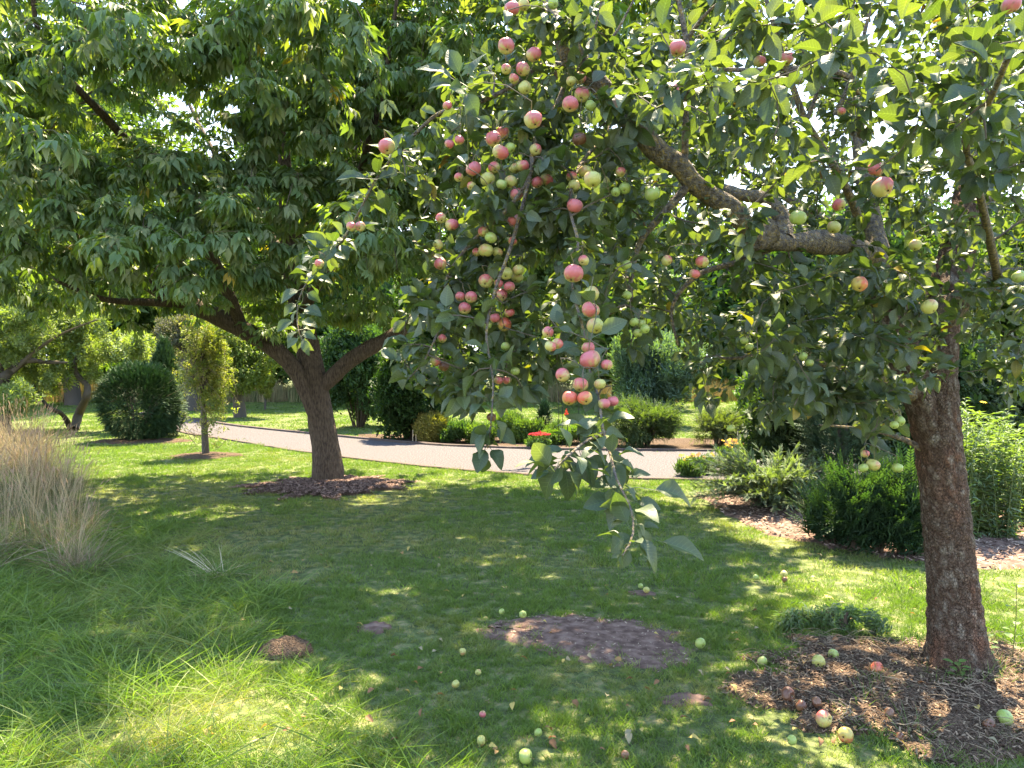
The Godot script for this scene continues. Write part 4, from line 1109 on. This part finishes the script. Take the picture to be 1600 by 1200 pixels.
func build_apple_tree() -> void:
	rng.seed = 909
	var at := G(1497, 1050)
	var z := -at.z
	var o := thing("apple_tree", "old apple tree with flaking red brown trunk and drooping fruit laden branches", "tree", at)
	var np := PackedVector3Array(); var nr := PackedFloat32Array()
	var n0 := PackedVector3Array(); var n1 := PackedFloat32Array()
	# trunk: finely meshed so that the bark plates stand out
	var tl := [[1497, 1078, z, 0.165], [1497, 1050, z, 0.125], [1494, 1010, z, 0.108], [1489, 940, z, 0.105], [1482, 860, z, 0.106], [1475, 780, z, 0.106], [1467, 700, z, 0.098], [1464, 640, z, 0.088], [1463, 590, z, 0.082], [1466, 540, z, 0.085], [1472, 490, z + 0.05, 0.075], [1490, 420, z + 0.15, 0.06], [1510, 320, z + 0.3, 0.045], [1520, 200, z + 0.5, 0.03]]
	bark_trunk(o, at, tl, 0.6, np, nr, "trunk")
	bark_trunk(o, at, [[1474, 800, z, 0.03], [1462, 730, z - 0.005, 0.062], [1449, 665, z - 0.02, 0.078], [1428, 595, z - 0.06, 0.08], [1404, 530, z - 0.1, 0.08], [1390, 470, z - 0.15, 0.078], [1382, 432, z - 0.26, 0.068], [1368, 405, z - 0.40, 0.056]], 0.5, np, nr, "stem")
	limb_from(o, at, [[1386, 440, z - 0.24, 0.0430], [1374, 412, z - 0.36, 0.0499], [1352, 394, z - 0.52, 0.0464], [1320, 384, z - 0.7, 0.0430], [1280, 378, z - 0.85, 0.0396], [1225, 379, z - 1.0, 0.0396], [1185, 372, z - 1.12, 0.0447], [1162, 348, z - 1.2, 0.0361], [1140, 322, z - 1.24, 0.0335], [1112, 306, z - 1.25, 0.0318], [1082, 284, z - 1.28, 0.0335], [1062, 258, z - 1.3, 0.0310], [1030, 238, z - 1.3, 0.0310], [995, 200, z - 1.33, 0.0344], [965, 165, z - 1.36, 0.0301], [935, 130, z - 1.38, 0.0292], [905, 100, z - 1.4, 0.0361], [885, 70, z - 1.4, 0.0189], [870, 35, z - 1.38, 0.0138], [845, -20, z - 1.3, 0.0103], [820, -120, z - 1.2, 0.0052]], 0.018, 22, M.limb_bark, 0.16, np, nr)
	# cut stub on the limb
	var kb := MB.new()
	var kp := P(1178, 372, z - 1.13) - at
	tube(kb, [kp + Vector3(0.06, 0.03, -0.02), kp, kp + Vector3(-0.02, -0.012, 0.055), kp + Vector3(-0.022, -0.014, 0.06)], [0.05, 0.05, 0.042, 0.03], 14, Color.WHITE, 0.12)
	part("cut_stub", kb.mesh(), M.limb_bark, o.get_node("limb"))
	# further limbs: [pixel x, pixel y, distance, radius]
	var h := z
	for l in [
		[[1478, 500, h, 0.06], [1510, 462, h - 0.1, 0.055], [1560, 438, h - 0.2, 0.05], [1620, 428, h - 0.2, 0.045], [1720, 380, h, 0.03]],
		[[1386, 440, h - 0.2, 0.05], [1360, 330, h + 0.1, 0.045], [1340, 200, h + 0.4, 0.035], [1330, 60, h + 0.6, 0.025], [1330, -150, h + 0.7, 0.01]],
		[[1500, 380, h + 0.2, 0.045], [1580, 250, h + 0.5, 0.035], [1640, 100, h + 0.8, 0.02]],
		[[1470, 520, h + 0.05, 0.05], [1400, 430, h + 0.7, 0.045], [1280, 340, h + 1.3, 0.035], [1150, 260, h + 1.7, 0.02]],
		[[1440, 625, h - 0.02, 0.04], [1400, 600, h - 0.2, 0.03], [1350, 580, h - 0.4, 0.024], [1290, 568, h - 0.55, 0.018], [1210, 560, h - 0.7, 0.012], [1130, 560, h - 0.8, 0.006]],
		[[1470, 725, h, 0.018], [1428, 694, h - 0.02, 0.014], [1380, 676, h - 0.1, 0.010], [1330, 668, h - 0.22, 0.007], [1280, 664, h - 0.35, 0.004]],
		[[1225, 374, h - 1.0, 0.035], [1222, 340, h - 0.95, 0.03], [1190, 310, h - 0.95, 0.025], [1160, 305, h - 1.0, 0.018], [1130, 290, h - 0.8, 0.008]],
		[[1345, 350, h - 0.6, 0.02], [1325, 300, h - 0.8, 0.017], [1300, 255, h - 0.95, 0.015], [1275, 215, h - 1.0, 0.012], [1255, 180, h - 1.05, 0.012], [1225, 94, h - 1.1, 0.009], [1195, -10, h - 1.1, 0.006]],
		[[1262, 185, h - 1.05, 0.009], [1285, 120, h - 1.05, 0.007], [1303, 60, h - 1.05, 0.006], [1330, -20, h - 1.0, 0.004]],
		[[1305, 180, h - 0.7, 0.011], [1337, 105, h - 0.75, 0.009], [1365, -10, h - 0.75, 0.006]],
		[[1334, 139, h - 0.75, 0.008], [1365, 162, h - 0.7, 0.008], [1400, 180, h - 0.6, 0.006]],
		[[1110, 107, h - 0.9, 0.008], [1180, 110, h - 0.8, 0.01], [1270, 108, h - 0.7, 0.012], [1335, 130, h - 0.5, 0.016], [1345, 210, h + 0.2, 0.02]],
		[[1070, 265, h - 1.28, 0.012], [1072, 170, h - 1.32, 0.011], [1075, 90, h - 1.34, 0.010], [1068, 40, h - 1.34, 0.009], [1056, -20, h - 1.34, 0.007]],
		[[1075, 60, h - 1.34, 0.008], [1100, 25, h - 1.4, 0.006], [1122, 5, h - 1.45, 0.004]],
		[[1000, 205, h - 1.33, 0.02], [1006, 150, h - 1.36, 0.017], [990, 133, h - 1.38, 0.014], [965, 142, h - 1.4, 0.009]],
		[[905, 95, h - 1.4, 0.012], [925, 60, h - 1.42, 0.007], [940, 0, h - 1.44, 0.004]],
		[[930, 85, h - 1.42, 0.009], [960, 55, h - 1.44, 0.006], [990, 0, h - 1.46, 0.004]],
		[[1560, 438, h - 0.2, 0.02], [1530, 300, h - 1.2, 0.016], [1510, 230, h - 1.7, 0.012], [1545, 160, h - 2.1, 0.009], [1575, 90, h - 2.3, 0.006]],
		# drooping fruiting branches
		[[900, 105, h - 1.4, 0.016], [868, 100, h - 1.45, 0.012], [840, 105, h - 1.5, 0.011], [790, 140, h - 1.55, 0.010], [735, 165, h - 1.55, 0.010], [690, 175, h - 1.52, 0.009], [655, 203, h - 1.5, 0.009], [612, 248, h - 1.46, 0.008], [585, 285, h - 1.44, 0.0075], [562, 330, h - 1.42, 0.007], [535, 375, h - 1.4, 0.0065], [510, 402, h - 1.38, 0.006], [485, 432, h - 1.36, 0.0055], [467, 470, h - 1.35, 0.0045], [465, 510, h - 1.35, 0.0035], [474, 535, h - 1.35, 0.002]],
		[[890, 95, h - 1.4, 0.012], [876, 150, h - 1.6, 0.011], [835, 225, h - 1.7, 0.011], [828, 275, h - 1.75, 0.010], [790, 330, h - 1.75, 0.009], [745, 370, h - 1.72, 0.008], [700, 430, h - 1.7, 0.007], [690, 500, h - 1.7, 0.006], [665, 560, h - 1.7, 0.005], [640, 590, h - 1.68, 0.003]],
		[[960, 160, h - 1.37, 0.012], [945, 210, h - 1.5, 0.011], [905, 260, h - 1.7, 0.009], [890, 320, h - 1.8, 0.008], [903, 380, h - 1.92, 0.0075], [893, 440, h - 1.95, 0.007], [910, 510, h - 1.98, 0.0068], [922, 580, h - 2.0, 0.0065], [936, 625, h - 2.04, 0.006], [942, 670, h - 2.1, 0.0055], [955, 715, h - 2.16, 0.005], [964, 750, h - 2.22, 0.005], [984, 790, h - 2.28, 0.0045], [990, 825, h - 2.33, 0.004], [984, 850, h - 2.36, 0.003], [972, 868, h - 2.38, 0.003]],
		[[829, 275, h - 1.75, 0.008], [800, 380, h - 1.78, 0.008], [775, 450, h - 1.8, 0.007], [760, 520, h - 1.8, 0.006], [770, 590, h - 1.78, 0.005], [768, 650, h - 1.78, 0.004], [762, 700, h - 1.78, 0.003]],
		[[945, 675, h - 2.1, 0.006], [915, 690, h - 2.15, 0.005], [885, 715, h - 2.2, 0.004], [865, 735, h - 2.22, 0.003]],
		[[1080, 285, h - 1.28, 0.014], [1040, 330, h - 1.3, 0.012], [1000, 380, h - 1.3, 0.010], [985, 450, h - 1.3, 0.008], [1000, 510, h - 1.3, 0.005]],
		[[1225, 380, h - 1.0, 0.014], [1150, 410, h - 1.0, 0.012], [1090, 430, h - 1.05, 0.010], [1050, 480, h - 1.05, 0.007], [1060, 540, h - 1.05, 0.004]],
		]:
		if l[0][0] < 1000 and l[0][3] <= 0.016:
			for q in l:
				q[2] += 0.24 * clampf((640.0 - q[1]) / 150.0, 0.0, 1.0); q[3] *= 0.7
		limb_from(o, at, l, 0.03, 8, M.limb_bark, 0.12, np, nr)
	# where apples hang
	var hung := []
	for q in hanging_list():
		var right: bool = q[0] > 1120
		var zz := clampf(62.0 / q[2], 1.9, 2.4) if not right else clampf(64.0 / q[2], 2.1, 2.7)
		if q[0] > 840 and q[0] < 965 and q[1] > 380: zz = lerpf(2.05, 1.85, clampf((q[1] - 420) / 200.0, 0, 1))
		zz -= 0.05
		var c := P(q[0], q[1], zz)
		var rd: float = clampf(q[2] * zz / F * 0.5 * 0.95, 0.014, 0.042)
		for k in 60:
			var free := true
			for e in hung:
				if (e[0] as Vector3).distance_to(c) < rd + e[1] + 0.001: free = false
			if free: break
			zz += 0.012 * (1 if k % 2 == 0 else -1) * (k + 1)
			c = P(q[0], q[1], zz)
		hung.append([c, rd, q[3], where_hung(q[0], q[1])])
	var targets := []
	# leafy volumes: polygon in the picture, distances ahead, number of twigs
	for reg in [
		[[[650, 330], [630, 270], [700, 165], [760, 90], [780, 10], [1000, 10], [1000, 540], [930, 545], [860, 590], [790, 630], [700, 625], [630, 585], [620, 540], [650, 440]], 2.2, 2.95, 205],
		[[[1000, -40], [1700, -40], [1700, 450], [1000, 450]], 2.4, 4.6, 330],
		[[[1000, -40], [1640, -40], [1640, 250], [1500, 300], [1200, 250], [1000, 200]], 1.7, 2.6, 80],
		[[[980, 430], [1660, 430], [1660, 600], [1560, 620], [1510, 560], [1440, 600], [1400, 700], [1330, 690], [1280, 630], [1180, 670], [1100, 640], [1075, 590], [1000, 540]], 2.5, 4.6, 190],
		[[[1150, 420], [1420, 420], [1420, 620], [1290, 640], [1180, 640]], 2.3, 3.2, 60],
		[[[1050, -260], [1700, -260], [1700, -30], [1000, -30]], 2.8, 5.4, 150], [[[900, 60], [1500, 60], [1500, 330], [900, 300]], 4.6, 5.8, 90], [[[1130, 240], [1600, 200], [1600, 420], [1180, 400]], 3.4, 5.0, 70]]:
		var poly := PackedVector2Array()
		for q in reg[0]: poly.append(Vector2(q[0], q[1]))
		var box := Rect2(poly[0], Vector2.ZERO)
		for q in poly: box = box.expand(q)
		var made := 0
		while made < reg[3]:
			var x := r(box.position.x, box.end.x); var y := r(box.position.y, box.end.y)
			if not in_poly(poly, x, y): continue
			made += 1
			var tp := P(x, y, r(reg[1], reg[2]))
			if not (lets_sun_by(tp) and r(0, 1) < 0.6): targets.append(tp - at)
	var hero := []
	# big leaves of the hanging tips: foot and tip in the picture, distance, share of length as width
	for q in [[1000, 762, 1103, 775, 1.62, 0.36], [1010, 838, 1102, 868, 1.56, 0.34], [998, 832, 942, 858, 1.54, 0.55], [988, 848, 968, 888, 1.52, 0.5], [985, 765, 920, 745, 1.66, 0.55], [972, 745, 1015, 735, 1.7, 0.4], [975, 775, 915, 790, 1.64, 0.45], [985, 782, 1030, 788, 1.62, 0.42], [985, 800, 940, 795, 1.6, 0.35], [995, 820, 1035, 822, 1.57, 0.4], [965, 735, 905, 712, 1.72, 0.45], [955, 715, 1000, 745, 1.72, 0.42], [950, 700, 975, 725, 1.75, 0.5], [940, 665, 985, 640, 1.8, 0.5], [945, 655, 900, 700, 1.8, 0.4], [900, 700, 812, 712, 1.74, 0.4], [885, 712, 832, 785, 1.72, 0.45], [880, 720, 893, 785, 1.7, 0.5], [868, 735, 830, 745, 1.72, 0.5], [872, 735, 850, 720, 1.72, 0.5], [915, 690, 950, 690, 1.75, 0.5], [930, 620, 960, 660, 1.84, 0.5], [925, 580, 890, 555, 1.86, 0.5], [925, 575, 880, 590, 1.84, 0.45], [932, 600, 915, 640, 1.84, 0.5], [990, 835, 1010, 850, 1.56, 0.4], [978, 862, 950, 872, 1.52, 0.4],
		[762, 690, 745, 735, 2.1, 0.5], [762, 695, 790, 730, 2.1, 0.5], [765, 660, 735, 690, 2.1, 0.5], [768, 665, 805, 690, 2.1, 0.5], [760, 705, 757, 745, 2.1, 0.45], [766, 640, 790, 670, 2.1, 0.5],
		[620, 270, 580, 200, 2.42, 0.45], [610, 250, 620, 205, 2.42, 0.5], [590, 280, 525, 275, 2.43, 0.4], [585, 285, 610, 330, 2.43, 0.4], [570, 310, 540, 300, 2.45, 0.5], [545, 360, 545, 325, 2.47, 0.45], [540, 370, 590, 345, 2.47, 0.5], [520, 395, 475, 360, 2.5, 0.5], [515, 395, 548, 405, 2.5, 0.45], [505, 405, 480, 378, 2.5, 0.5], [490, 425, 445, 415, 2.5, 0.45], [485, 432, 520, 440, 2.5, 0.5], [475, 450, 435, 465, 2.5, 0.5], [472, 455, 505, 470, 2.5, 0.5], [468, 470, 440, 490, 2.5, 0.5], [467, 480, 500, 490, 2.5, 0.5], [466, 495, 432, 515, 2.5, 0.5], [466, 500, 495, 505, 2.5, 0.5], [468, 515, 445, 530, 2.5, 0.5], [472, 525, 480, 552, 2.5, 0.4], [470, 520, 490, 525, 2.5, 0.45],
		[1560, 110, 1500, 60, 1.55, 0.42], [1562, 100, 1600, 70, 1.55, 0.45], [1548, 140, 1480, 150, 1.65, 0.45], [1550, 140, 1600, 150, 1.6, 0.4], [1250, 180, 1215, 130, 2.7, 0.5], [1325, 55, 1350, 20, 2.7, 0.55], [720, 130, 655, 90, 2.0, 0.4], [725, 130, 700, 75, 2.0, 0.4], [728, 130, 760, 70, 2.0, 0.42], [722, 135, 665, 125, 2.0, 0.4], [728, 135, 770, 110, 2.0, 0.45], [725, 138, 745, 175, 2.0, 0.5]]:
		var a := P(q[0], q[1], q[4]); var b := P(q[2], q[3], q[4] + r(-0.05, 0.02))
		var ln := a.distance_to(b)
		hero.append([a, b, ln, q[5]])
	var shade := Gs([[640, 1085], [1150, 1050], [1180, 1100], [1140, 1210], [700, 1210], [640, 1160]])
	var extra := 0
	while extra < 130:
		var g := Vector3(r(-0.6, 1.4), 0, r(-4.1, -2.9))
		if not in_poly(shade, g.x, g.z): continue
		extra += 1
		targets.append(g + to_sun * (r(2.4, 3.6) / to_sun.y) - at)
	var tw := MB.new()
	var hold := []
	for e in hung: hold.append((e[0] as Vector3) + Vector3(r(-0.012, 0.012), e[1] + 0.022, r(-0.012, 0.012)) - at)
	var twigs := grow(np, nr, targets, tw, 5, 0.07, 0.0028, Color(0.1, 0.08, 0.062))
	var feet := []
	for e in hero: feet.append(e[0] - at)
	grow(np, nr, feet, tw, 4, 0.04, 0.0016, Color(0.14, 0.15, 0.07))
	var fruit_twigs := grow(np, nr, hold, tw, 5, 0.05, 0.0022, Color(0.1, 0.085, 0.06))
	part("twigs", tw.mesh(), M.twig, o).set_meta("kind", "stuff")
	for k in hung.size():
		var e = hung[k]
		var b := Basis.from_euler(Vector3(r(-1.0, 0.25), 0, r(-0.5, 0.5))) * Basis(Vector3.UP, r(-1.3, 1.3))
		apple("apple", APPLE_TEXT[e[2]] + " " + e[3], e[2] + " apples " + e[3], e[2], e[0], e[1], b, true, hold[k] + at)
	# leaves
	var lms := []
	for k in 5:
		var lm := MB.new()
		leaf_into(lm, Transform3D.IDENTITY, r(0.02, 0.03), r(0.068, 0.08), r(0.040, 0.047), 9, r(0.2, 1.25), r(0.12, 0.55), r(0.06, 0.22), 0.03, r(0.84, 0.97))
		lms.append(lm.mesh())
	var cols := [Color(0.105, 0.155, 0.08), Color(0.145, 0.195, 0.105), Color(0.175, 0.225, 0.125), Color(0.175, 0.215, 0.155), Color(0.205, 0.25, 0.13)]
	var all := []
	for e in hero:
		var d: Vector3 = e[1] - e[0]
		var up := (Vector3.UP * r(0.5, 1.0) + Vector3(0, 0, 1) * r(0.35, 0.9) + Vector3.RIGHT * r(-0.5, 0.5))
		all.append([Transform3D(frame(d, up, e[2] / 0.1).scaled_local(Vector3(1, 1, e[3] / 0.5 * 1.1)), e[0] - at), [cols[0], cols[1], cols[1] * 0.85][rng.randi() % 3], rng.randi() % 5])
	var add_spur := func(p: Vector3, dir: Vector3, n: int, big := 1.0) -> void:
		for k in n:
			var d := (rv().normalized() + dir * 0.45 + Vector3.UP * 0.12 + Vector3.DOWN * r(0.0, 0.45))
			if d.length() < 0.15: continue
			var c: Color = cols[rng.randi() % 5] * r(0.8, 1.15)
			if r(0, 1) < 0.012: c = [Color(0.5, 0.36, 0.05), Color(0.3, 0.27, 0.06), Color(0.2, 0.11, 0.05)][rng.randi() % 3]
			all.append([Transform3D(frame(d, Vector3.UP + rv() * 0.85, r(0.42, 0.98) * big), p + rv() * 0.004), c, rng.randi() % 5])
	for t in twigs:
		for k in range(1, t.size()):
			var dir: Vector3 = (t[k] - t[k - 1]).normalized()
			var gap: float = t[k].distance_to(t[k - 1])
			for j in maxi(1, int(gap / 0.03)):
				if float(k) / t.size() < 0.2: continue
				add_spur.call(t[k - 1].lerp(t[k], r(0, 1)), dir, rng.randi_range(2, 4))
		add_spur.call(t[-1], (t[-1] - t[-2]).normalized(), 6)
	for t in fruit_twigs:
		if t[0].distance_to(t[-1]) > 0.03: add_spur.call(t[0], Vector3.UP, 2)
		if r(0, 1) < 0.5: add_spur.call(t[-1] + Vector3.UP * 0.01, Vector3.UP, 1)
	# spurs along the drooping branches
	for k in np.size():
		if nr[k] < 0.012 and nr[k] > 0.0015:
			var q := pix(np[k] + at)
			if q.x < 1010 and q.y > 130 and q.z < 2.9 and r(0, 1) < (0.75 if q.y < 640 or q.x < 800 else 0.8): add_spur.call(np[k], Vector3.ZERO, rng.randi_range(3, 4), 1.0 if q.y < 660 else 1.05)
	# keep the view of the lawn under the boughs open as the twigs end there
	# fruit pushes leaves aside: none grow through an apple, few right in front of one
	var kept := []
	var eye := Vector3(0, EYE, 0)
	for e in all:
		var xf: Transform3D = e[0]
		var mid := xf * Vector3(0.06, 0, 0) + at
		var blocked := false
		for f in hung:
			var c: Vector3 = f[0]
			if absf(c.x - mid.x) > 0.3 or absf(c.y - mid.y) > 0.3: continue
			var ax := (eye - c).normalized()
			var along := clampf((mid - c).dot(ax), 0.0, 0.45)
			if (c + ax * along).distance_to(mid) < f[1] + 0.016 and r(0, 1) < 0.93: blocked = true; break
		if not blocked: kept.append(e)
	all = kept
	print("apple leaves ", all.size(), " twigs ", twigs.size())
	place_leaves(o, at, all, lms, M.apple_leaf, cols, 300)

func build_fallen_apples() -> void:
	rng.seed = 31
	for q in [[821, 1186, 24, "green"], [841, 1150, 13, "green"], [1094, 1011, 17, "green"], [1191, 1042, 16, "green"], [1279, 1046, 21, "yellow"], [1302, 1034, 17, "green"], [1370, 1055, 22, "orange"], [1231, 1097, 22, "brown"], [1252, 1112, 18, "brown"], [1276, 1110, 18, "brown"], [1287, 1135, 26, "pink"], [1321, 1157, 24, "orange"], [1389, 1125, 18, "brown"], [1570, 1129, 26, "green"], [1237, 1165, 16, "green"], [1545, 1139, 18, "brown"], [1406, 1161, 13, "brown"], [1181, 904, 9, "green"], [1225, 899, 12, "yellow"], [1226, 908, 9, "brown"], [1010, 927, 10, "yellow"], [1001, 919, 8, "green"], [817, 965, 12, "green"], [977, 1184, 14, "brown"], [723, 1018, 12, "yellow"], [747, 1052, 10, "yellow"], [712, 1070, 13, "yellow"], [752, 1162, 16, "yellow"], [754, 1121, 11, "red"], [784, 958, 10, "green"]]:
		var g := G(q[0], q[1] + q[2] * 0.4)
		var rd: float = clampf(q[2] * -g.z / F * 0.5, 0.014, 0.042)
		var in_mulch := false
		for p in bare_polys: in_mulch = in_mulch or in_poly(p, g.x, g.z)
		g.y = lawn_y(g.x, g.z) + rd * 0.85 + (0.02 if in_mulch else 0.012)
		var place := "lying on the mulch" if in_mulch else "lying in the grass"
		apple("fallen_apple", FALLEN_TEXT[q[3]] + " " + place, "fallen " + q[3] + " apples " + place, q[3], g, rd, Basis.from_euler(Vector3(r(-2, 2), r(0, TAU), r(-2, 2))), false)

# ---- dead leaves dropped on the lawn
func build_leaf_litter() -> void:
	rng.seed = 606
	var lm := MB.new()
	leaf_into(lm, Transform3D.IDENTITY, 0.012, 0.05, 0.03, 5, 0.9, 0.4, 0.2, 0.0)
	var xf := []; var cc := []
	for k in 150:
		var g := G(r(300, 1560), pow(r(0, 1), 0.8) * 330.0 + 860.0)
		g.y = lawn_y(g.x, g.z) + r(0.025, 0.05)
		xf.append(Transform3D(Basis.from_euler(Vector3(r(-0.7, 0.7), r(0, TAU), r(-0.5, 0.5))).scaled(Vector3.ONE * r(0.5, 1.0)), g))
		cc.append([Color(0.32, 0.2, 0.08), Color(0.22, 0.12, 0.06), Color(0.42, 0.33, 0.1), Color(0.28, 0.24, 0.14)][rng.randi() % 4])
	tag(scatter("dead_leaf_litter", lm.mesh(), M.straw, xf, cc, self), "scattered curled brown dead leaves on the lawn", "dead leaves", "", "stuff")

# ---- grass
func clump_mesh(n: int, h: float, spread: float, lean: float, w: float, seg: int) -> ArrayMesh:
	var mb := MB.new()
	for k in n:
		var a := Vector3(r(-1, 1) * spread, -0.005, r(-1, 1) * spread)
		var an := r(0, TAU); var l := r(0.1, 1.0) * lean * h
		var c := Color.WHITE * r(0.75, 1.2); c.a = 1.0
		if r(0, 1) < 0.08: c = Color(1.0, 0.8, 1.0)
		blade(mb, a, a + Vector3(cos(an) * l, h * r(0.5, 1.0), sin(an) * l), w * r(0.7, 1.2), r(0.0, 0.6), c, seg)
	return mb.mesh()

func build_grass() -> void:
	rng.seed = 4242
	var short := [clump_mesh(22, 0.055, 0.035, 0.6, 0.0038, 3), clump_mesh(22, 0.065, 0.035, 0.7, 0.0035, 3), clump_mesh(18, 0.05, 0.03, 0.9, 0.004, 3)]
	var mid := [clump_mesh(26, 0.055, 0.07, 0.7, 0.006, 2), clump_mesh(26, 0.06, 0.07, 0.8, 0.006, 2)]
	var far := [clump_mesh(40, 0.06, 0.2, 0.8, 0.012, 2)]
	var long := [clump_mesh(16, 0.16, 0.06, 1.5, 0.005, 5), clump_mesh(12, 0.22, 0.06, 1.9, 0.0048, 6), clump_mesh(18, 0.11, 0.06, 1.4, 0.005, 4)]
	var polys: Array = bare_polys + [bed_poly, back_bed, path_poly]
	var boxes := []
	for p in polys:
		var b := Rect2(p[0], Vector2.ZERO)
		for q in p: b = b.expand(q)
		boxes.append(b)
	var dry := []  # dry spots; front left ones also paint the sunlit patch brighter
	for q in [[480, 830, 1.2], [560, 800, 1.0], [400, 850, 1.0], [380, 770, 1.2], [250, 770, 1.2], [640, 775, 1.0], [620, 850, 0.7], [760, 860, 0.6], [1150, 820, 0.7], [1220, 850, 0.5], [440, 900, 0.5], [330, 1120, 0.4], [250, 1150, 0.35], [640, 990, 0.25], [900, 1060, 0.25], [800, 1000, 0.2], [1330, 890, 0.4]]:
		var g := G(q[0], q[1]); dry.append([Vector2(g.x, g.z), q[2]])
	var field := func(nm: String, label: String, meshes: Array, z0: float, z1: float, per: float, wide: float, is_long: bool, size: float) -> void:
		var xf := []; var cc := []
		for m in meshes: xf.append([]); cc.append([])
		var area := wide * (z1 * z1 - z0 * z0)
		for k in int(area * per):
			var z := sqrt(r(z0 * z0, z1 * z1))
			var x := r(-1, 1) * wide * z
			var p := Vector2(x, -z)
			var skip := false
			for i in polys.size():
				if boxes[i].has_point(p) and Geometry2D.is_point_in_polygon(p, polys[i]):
					# a few blades stray over the edge of bare soil
					var keep := 0.05
					if i < bare_polys.size():
						var heart: Vector2 = boxes[i].get_center()
						var far_out: Vector2 = heart + (p - heart) * (1.12 + 0.35 * r(0, 1))
						if not Geometry2D.is_point_in_polygon(far_out, polys[i]): keep = 0.5
					else: keep = 0.0
					if r(0, 1) > keep: skip = true
					break
			if skip: continue
			# long unmown grass on the side of the tussocks
			var edge := -0.35 - (z - 2.9) * 0.56 + 0.35 * noise.get_noise_2d(x * 30.0, z * 30.0)
			if is_long:
				if x > edge or z > 7.2: continue
				if x > edge - 0.5 and r(0, 1) < 0.5: continue
			var d := noise.get_noise_2d(x * 14.0 + 40.0, z * 14.0) * 0.9 + fine.get_noise_2d(x * 70.0, z * 70.0) * 0.5
			var straw := clampf(d * 0.7 - 0.05, 0.0, 0.6)
			for e in dry:
				var q: float = p.distance_to(e[0]) / e[1]
				if q < 1.0: straw = maxf(straw, (1.0 - q) * 1.1 * (0.7 + d))
			straw = clampf(straw, 0.0, 0.85)
			if r(0, 1) < straw * 0.35: continue
			var c := Color(0.135, 0.205, 0.05).lerp(Color(0.195, 0.265, 0.07), r(0, 1)).lerp(Color(0.42, 0.35, 0.18), straw if r(0, 1) < 0.8 else 0.0)
			c *= r(0.8, 1.15) * (1.12 if is_long else 1.0)
			var i := rng.randi() % meshes.size()
			var s := size * (0.85 + 0.5 * noise.get_noise_2d(x * 40.0, z * 40.0)) * r(0.7, 1.25) * (1.0 - 0.4 * straw)
			var b := Basis(Vector3.UP, r(0, TAU)).scaled(Vector3(1.0, 1.0, 1.0) * s)
			if is_long: b = Basis(Vector3(r(-1, 1), 0, r(-1, 1)).normalized(), r(0.0, 0.5)) * b
			xf[i].append(Transform3D(b, Vector3(x, lawn_y(x, -z), -z)))
			cc[i].append(c)
		for i in meshes.size():
			tag(scatter(nm, meshes[i], M.grass, xf[i], cc[i], self), label, "grass", "", "stuff")
	field.call("lawn_grass", "short mown grass of the lawn round the bare patch and trunks", short, 2.0, 5.2, 640.0, 0.76, false, 1.0)
	field.call("lawn_grass", "mown grass of the lawn between the trees and path", mid, 5.2, 14.0, 190.0, 0.74, false, 1.0)
	field.call("far_lawn_grass", "sunlit mown grass of the lawn beyond the path", far, 13.0, 30.0, 22.0, 0.74, false, 1.0)
	field.call("long_grass", "long unmown grass leaning over below the dry tussocks", long, 2.0, 7.2, 230.0, 0.74, true, 1.0)
	# tall blades among the mulch and round the trunk
	var xf := []; var cc := []
	for q in [[1460, 1060], [1480, 1075], [1510, 1078], [1530, 1065], [1370, 1075], [1380, 1085], [1350, 1110], [1240, 990], [1260, 985], [1290, 990], [1320, 995], [1345, 1000], [1380, 1005], [1410, 1010], [1440, 1020], [1210, 1000], [1560, 1060], [1590, 1050], [1575, 1080], [1425, 1150]]:
		for k in 3:
			var g := G(q[0] + r(-14, 14), q[1] + r(-6, 6))
			xf.append(Transform3D(Basis(Vector3.UP, r(0, TAU)).scaled(Vector3.ONE * r(0.5, 0.9)), g))
			cc.append(Color(0.14, 0.22, 0.06) * r(0.8, 1.15))
	tag(scatter("weed_grass", clump_mesh(9, 0.2, 0.04, 0.7, 0.004, 4), M.grass, xf, cc, self), "tall loose grass blades round the apple trunk's foot", "grass", "", "stuff")
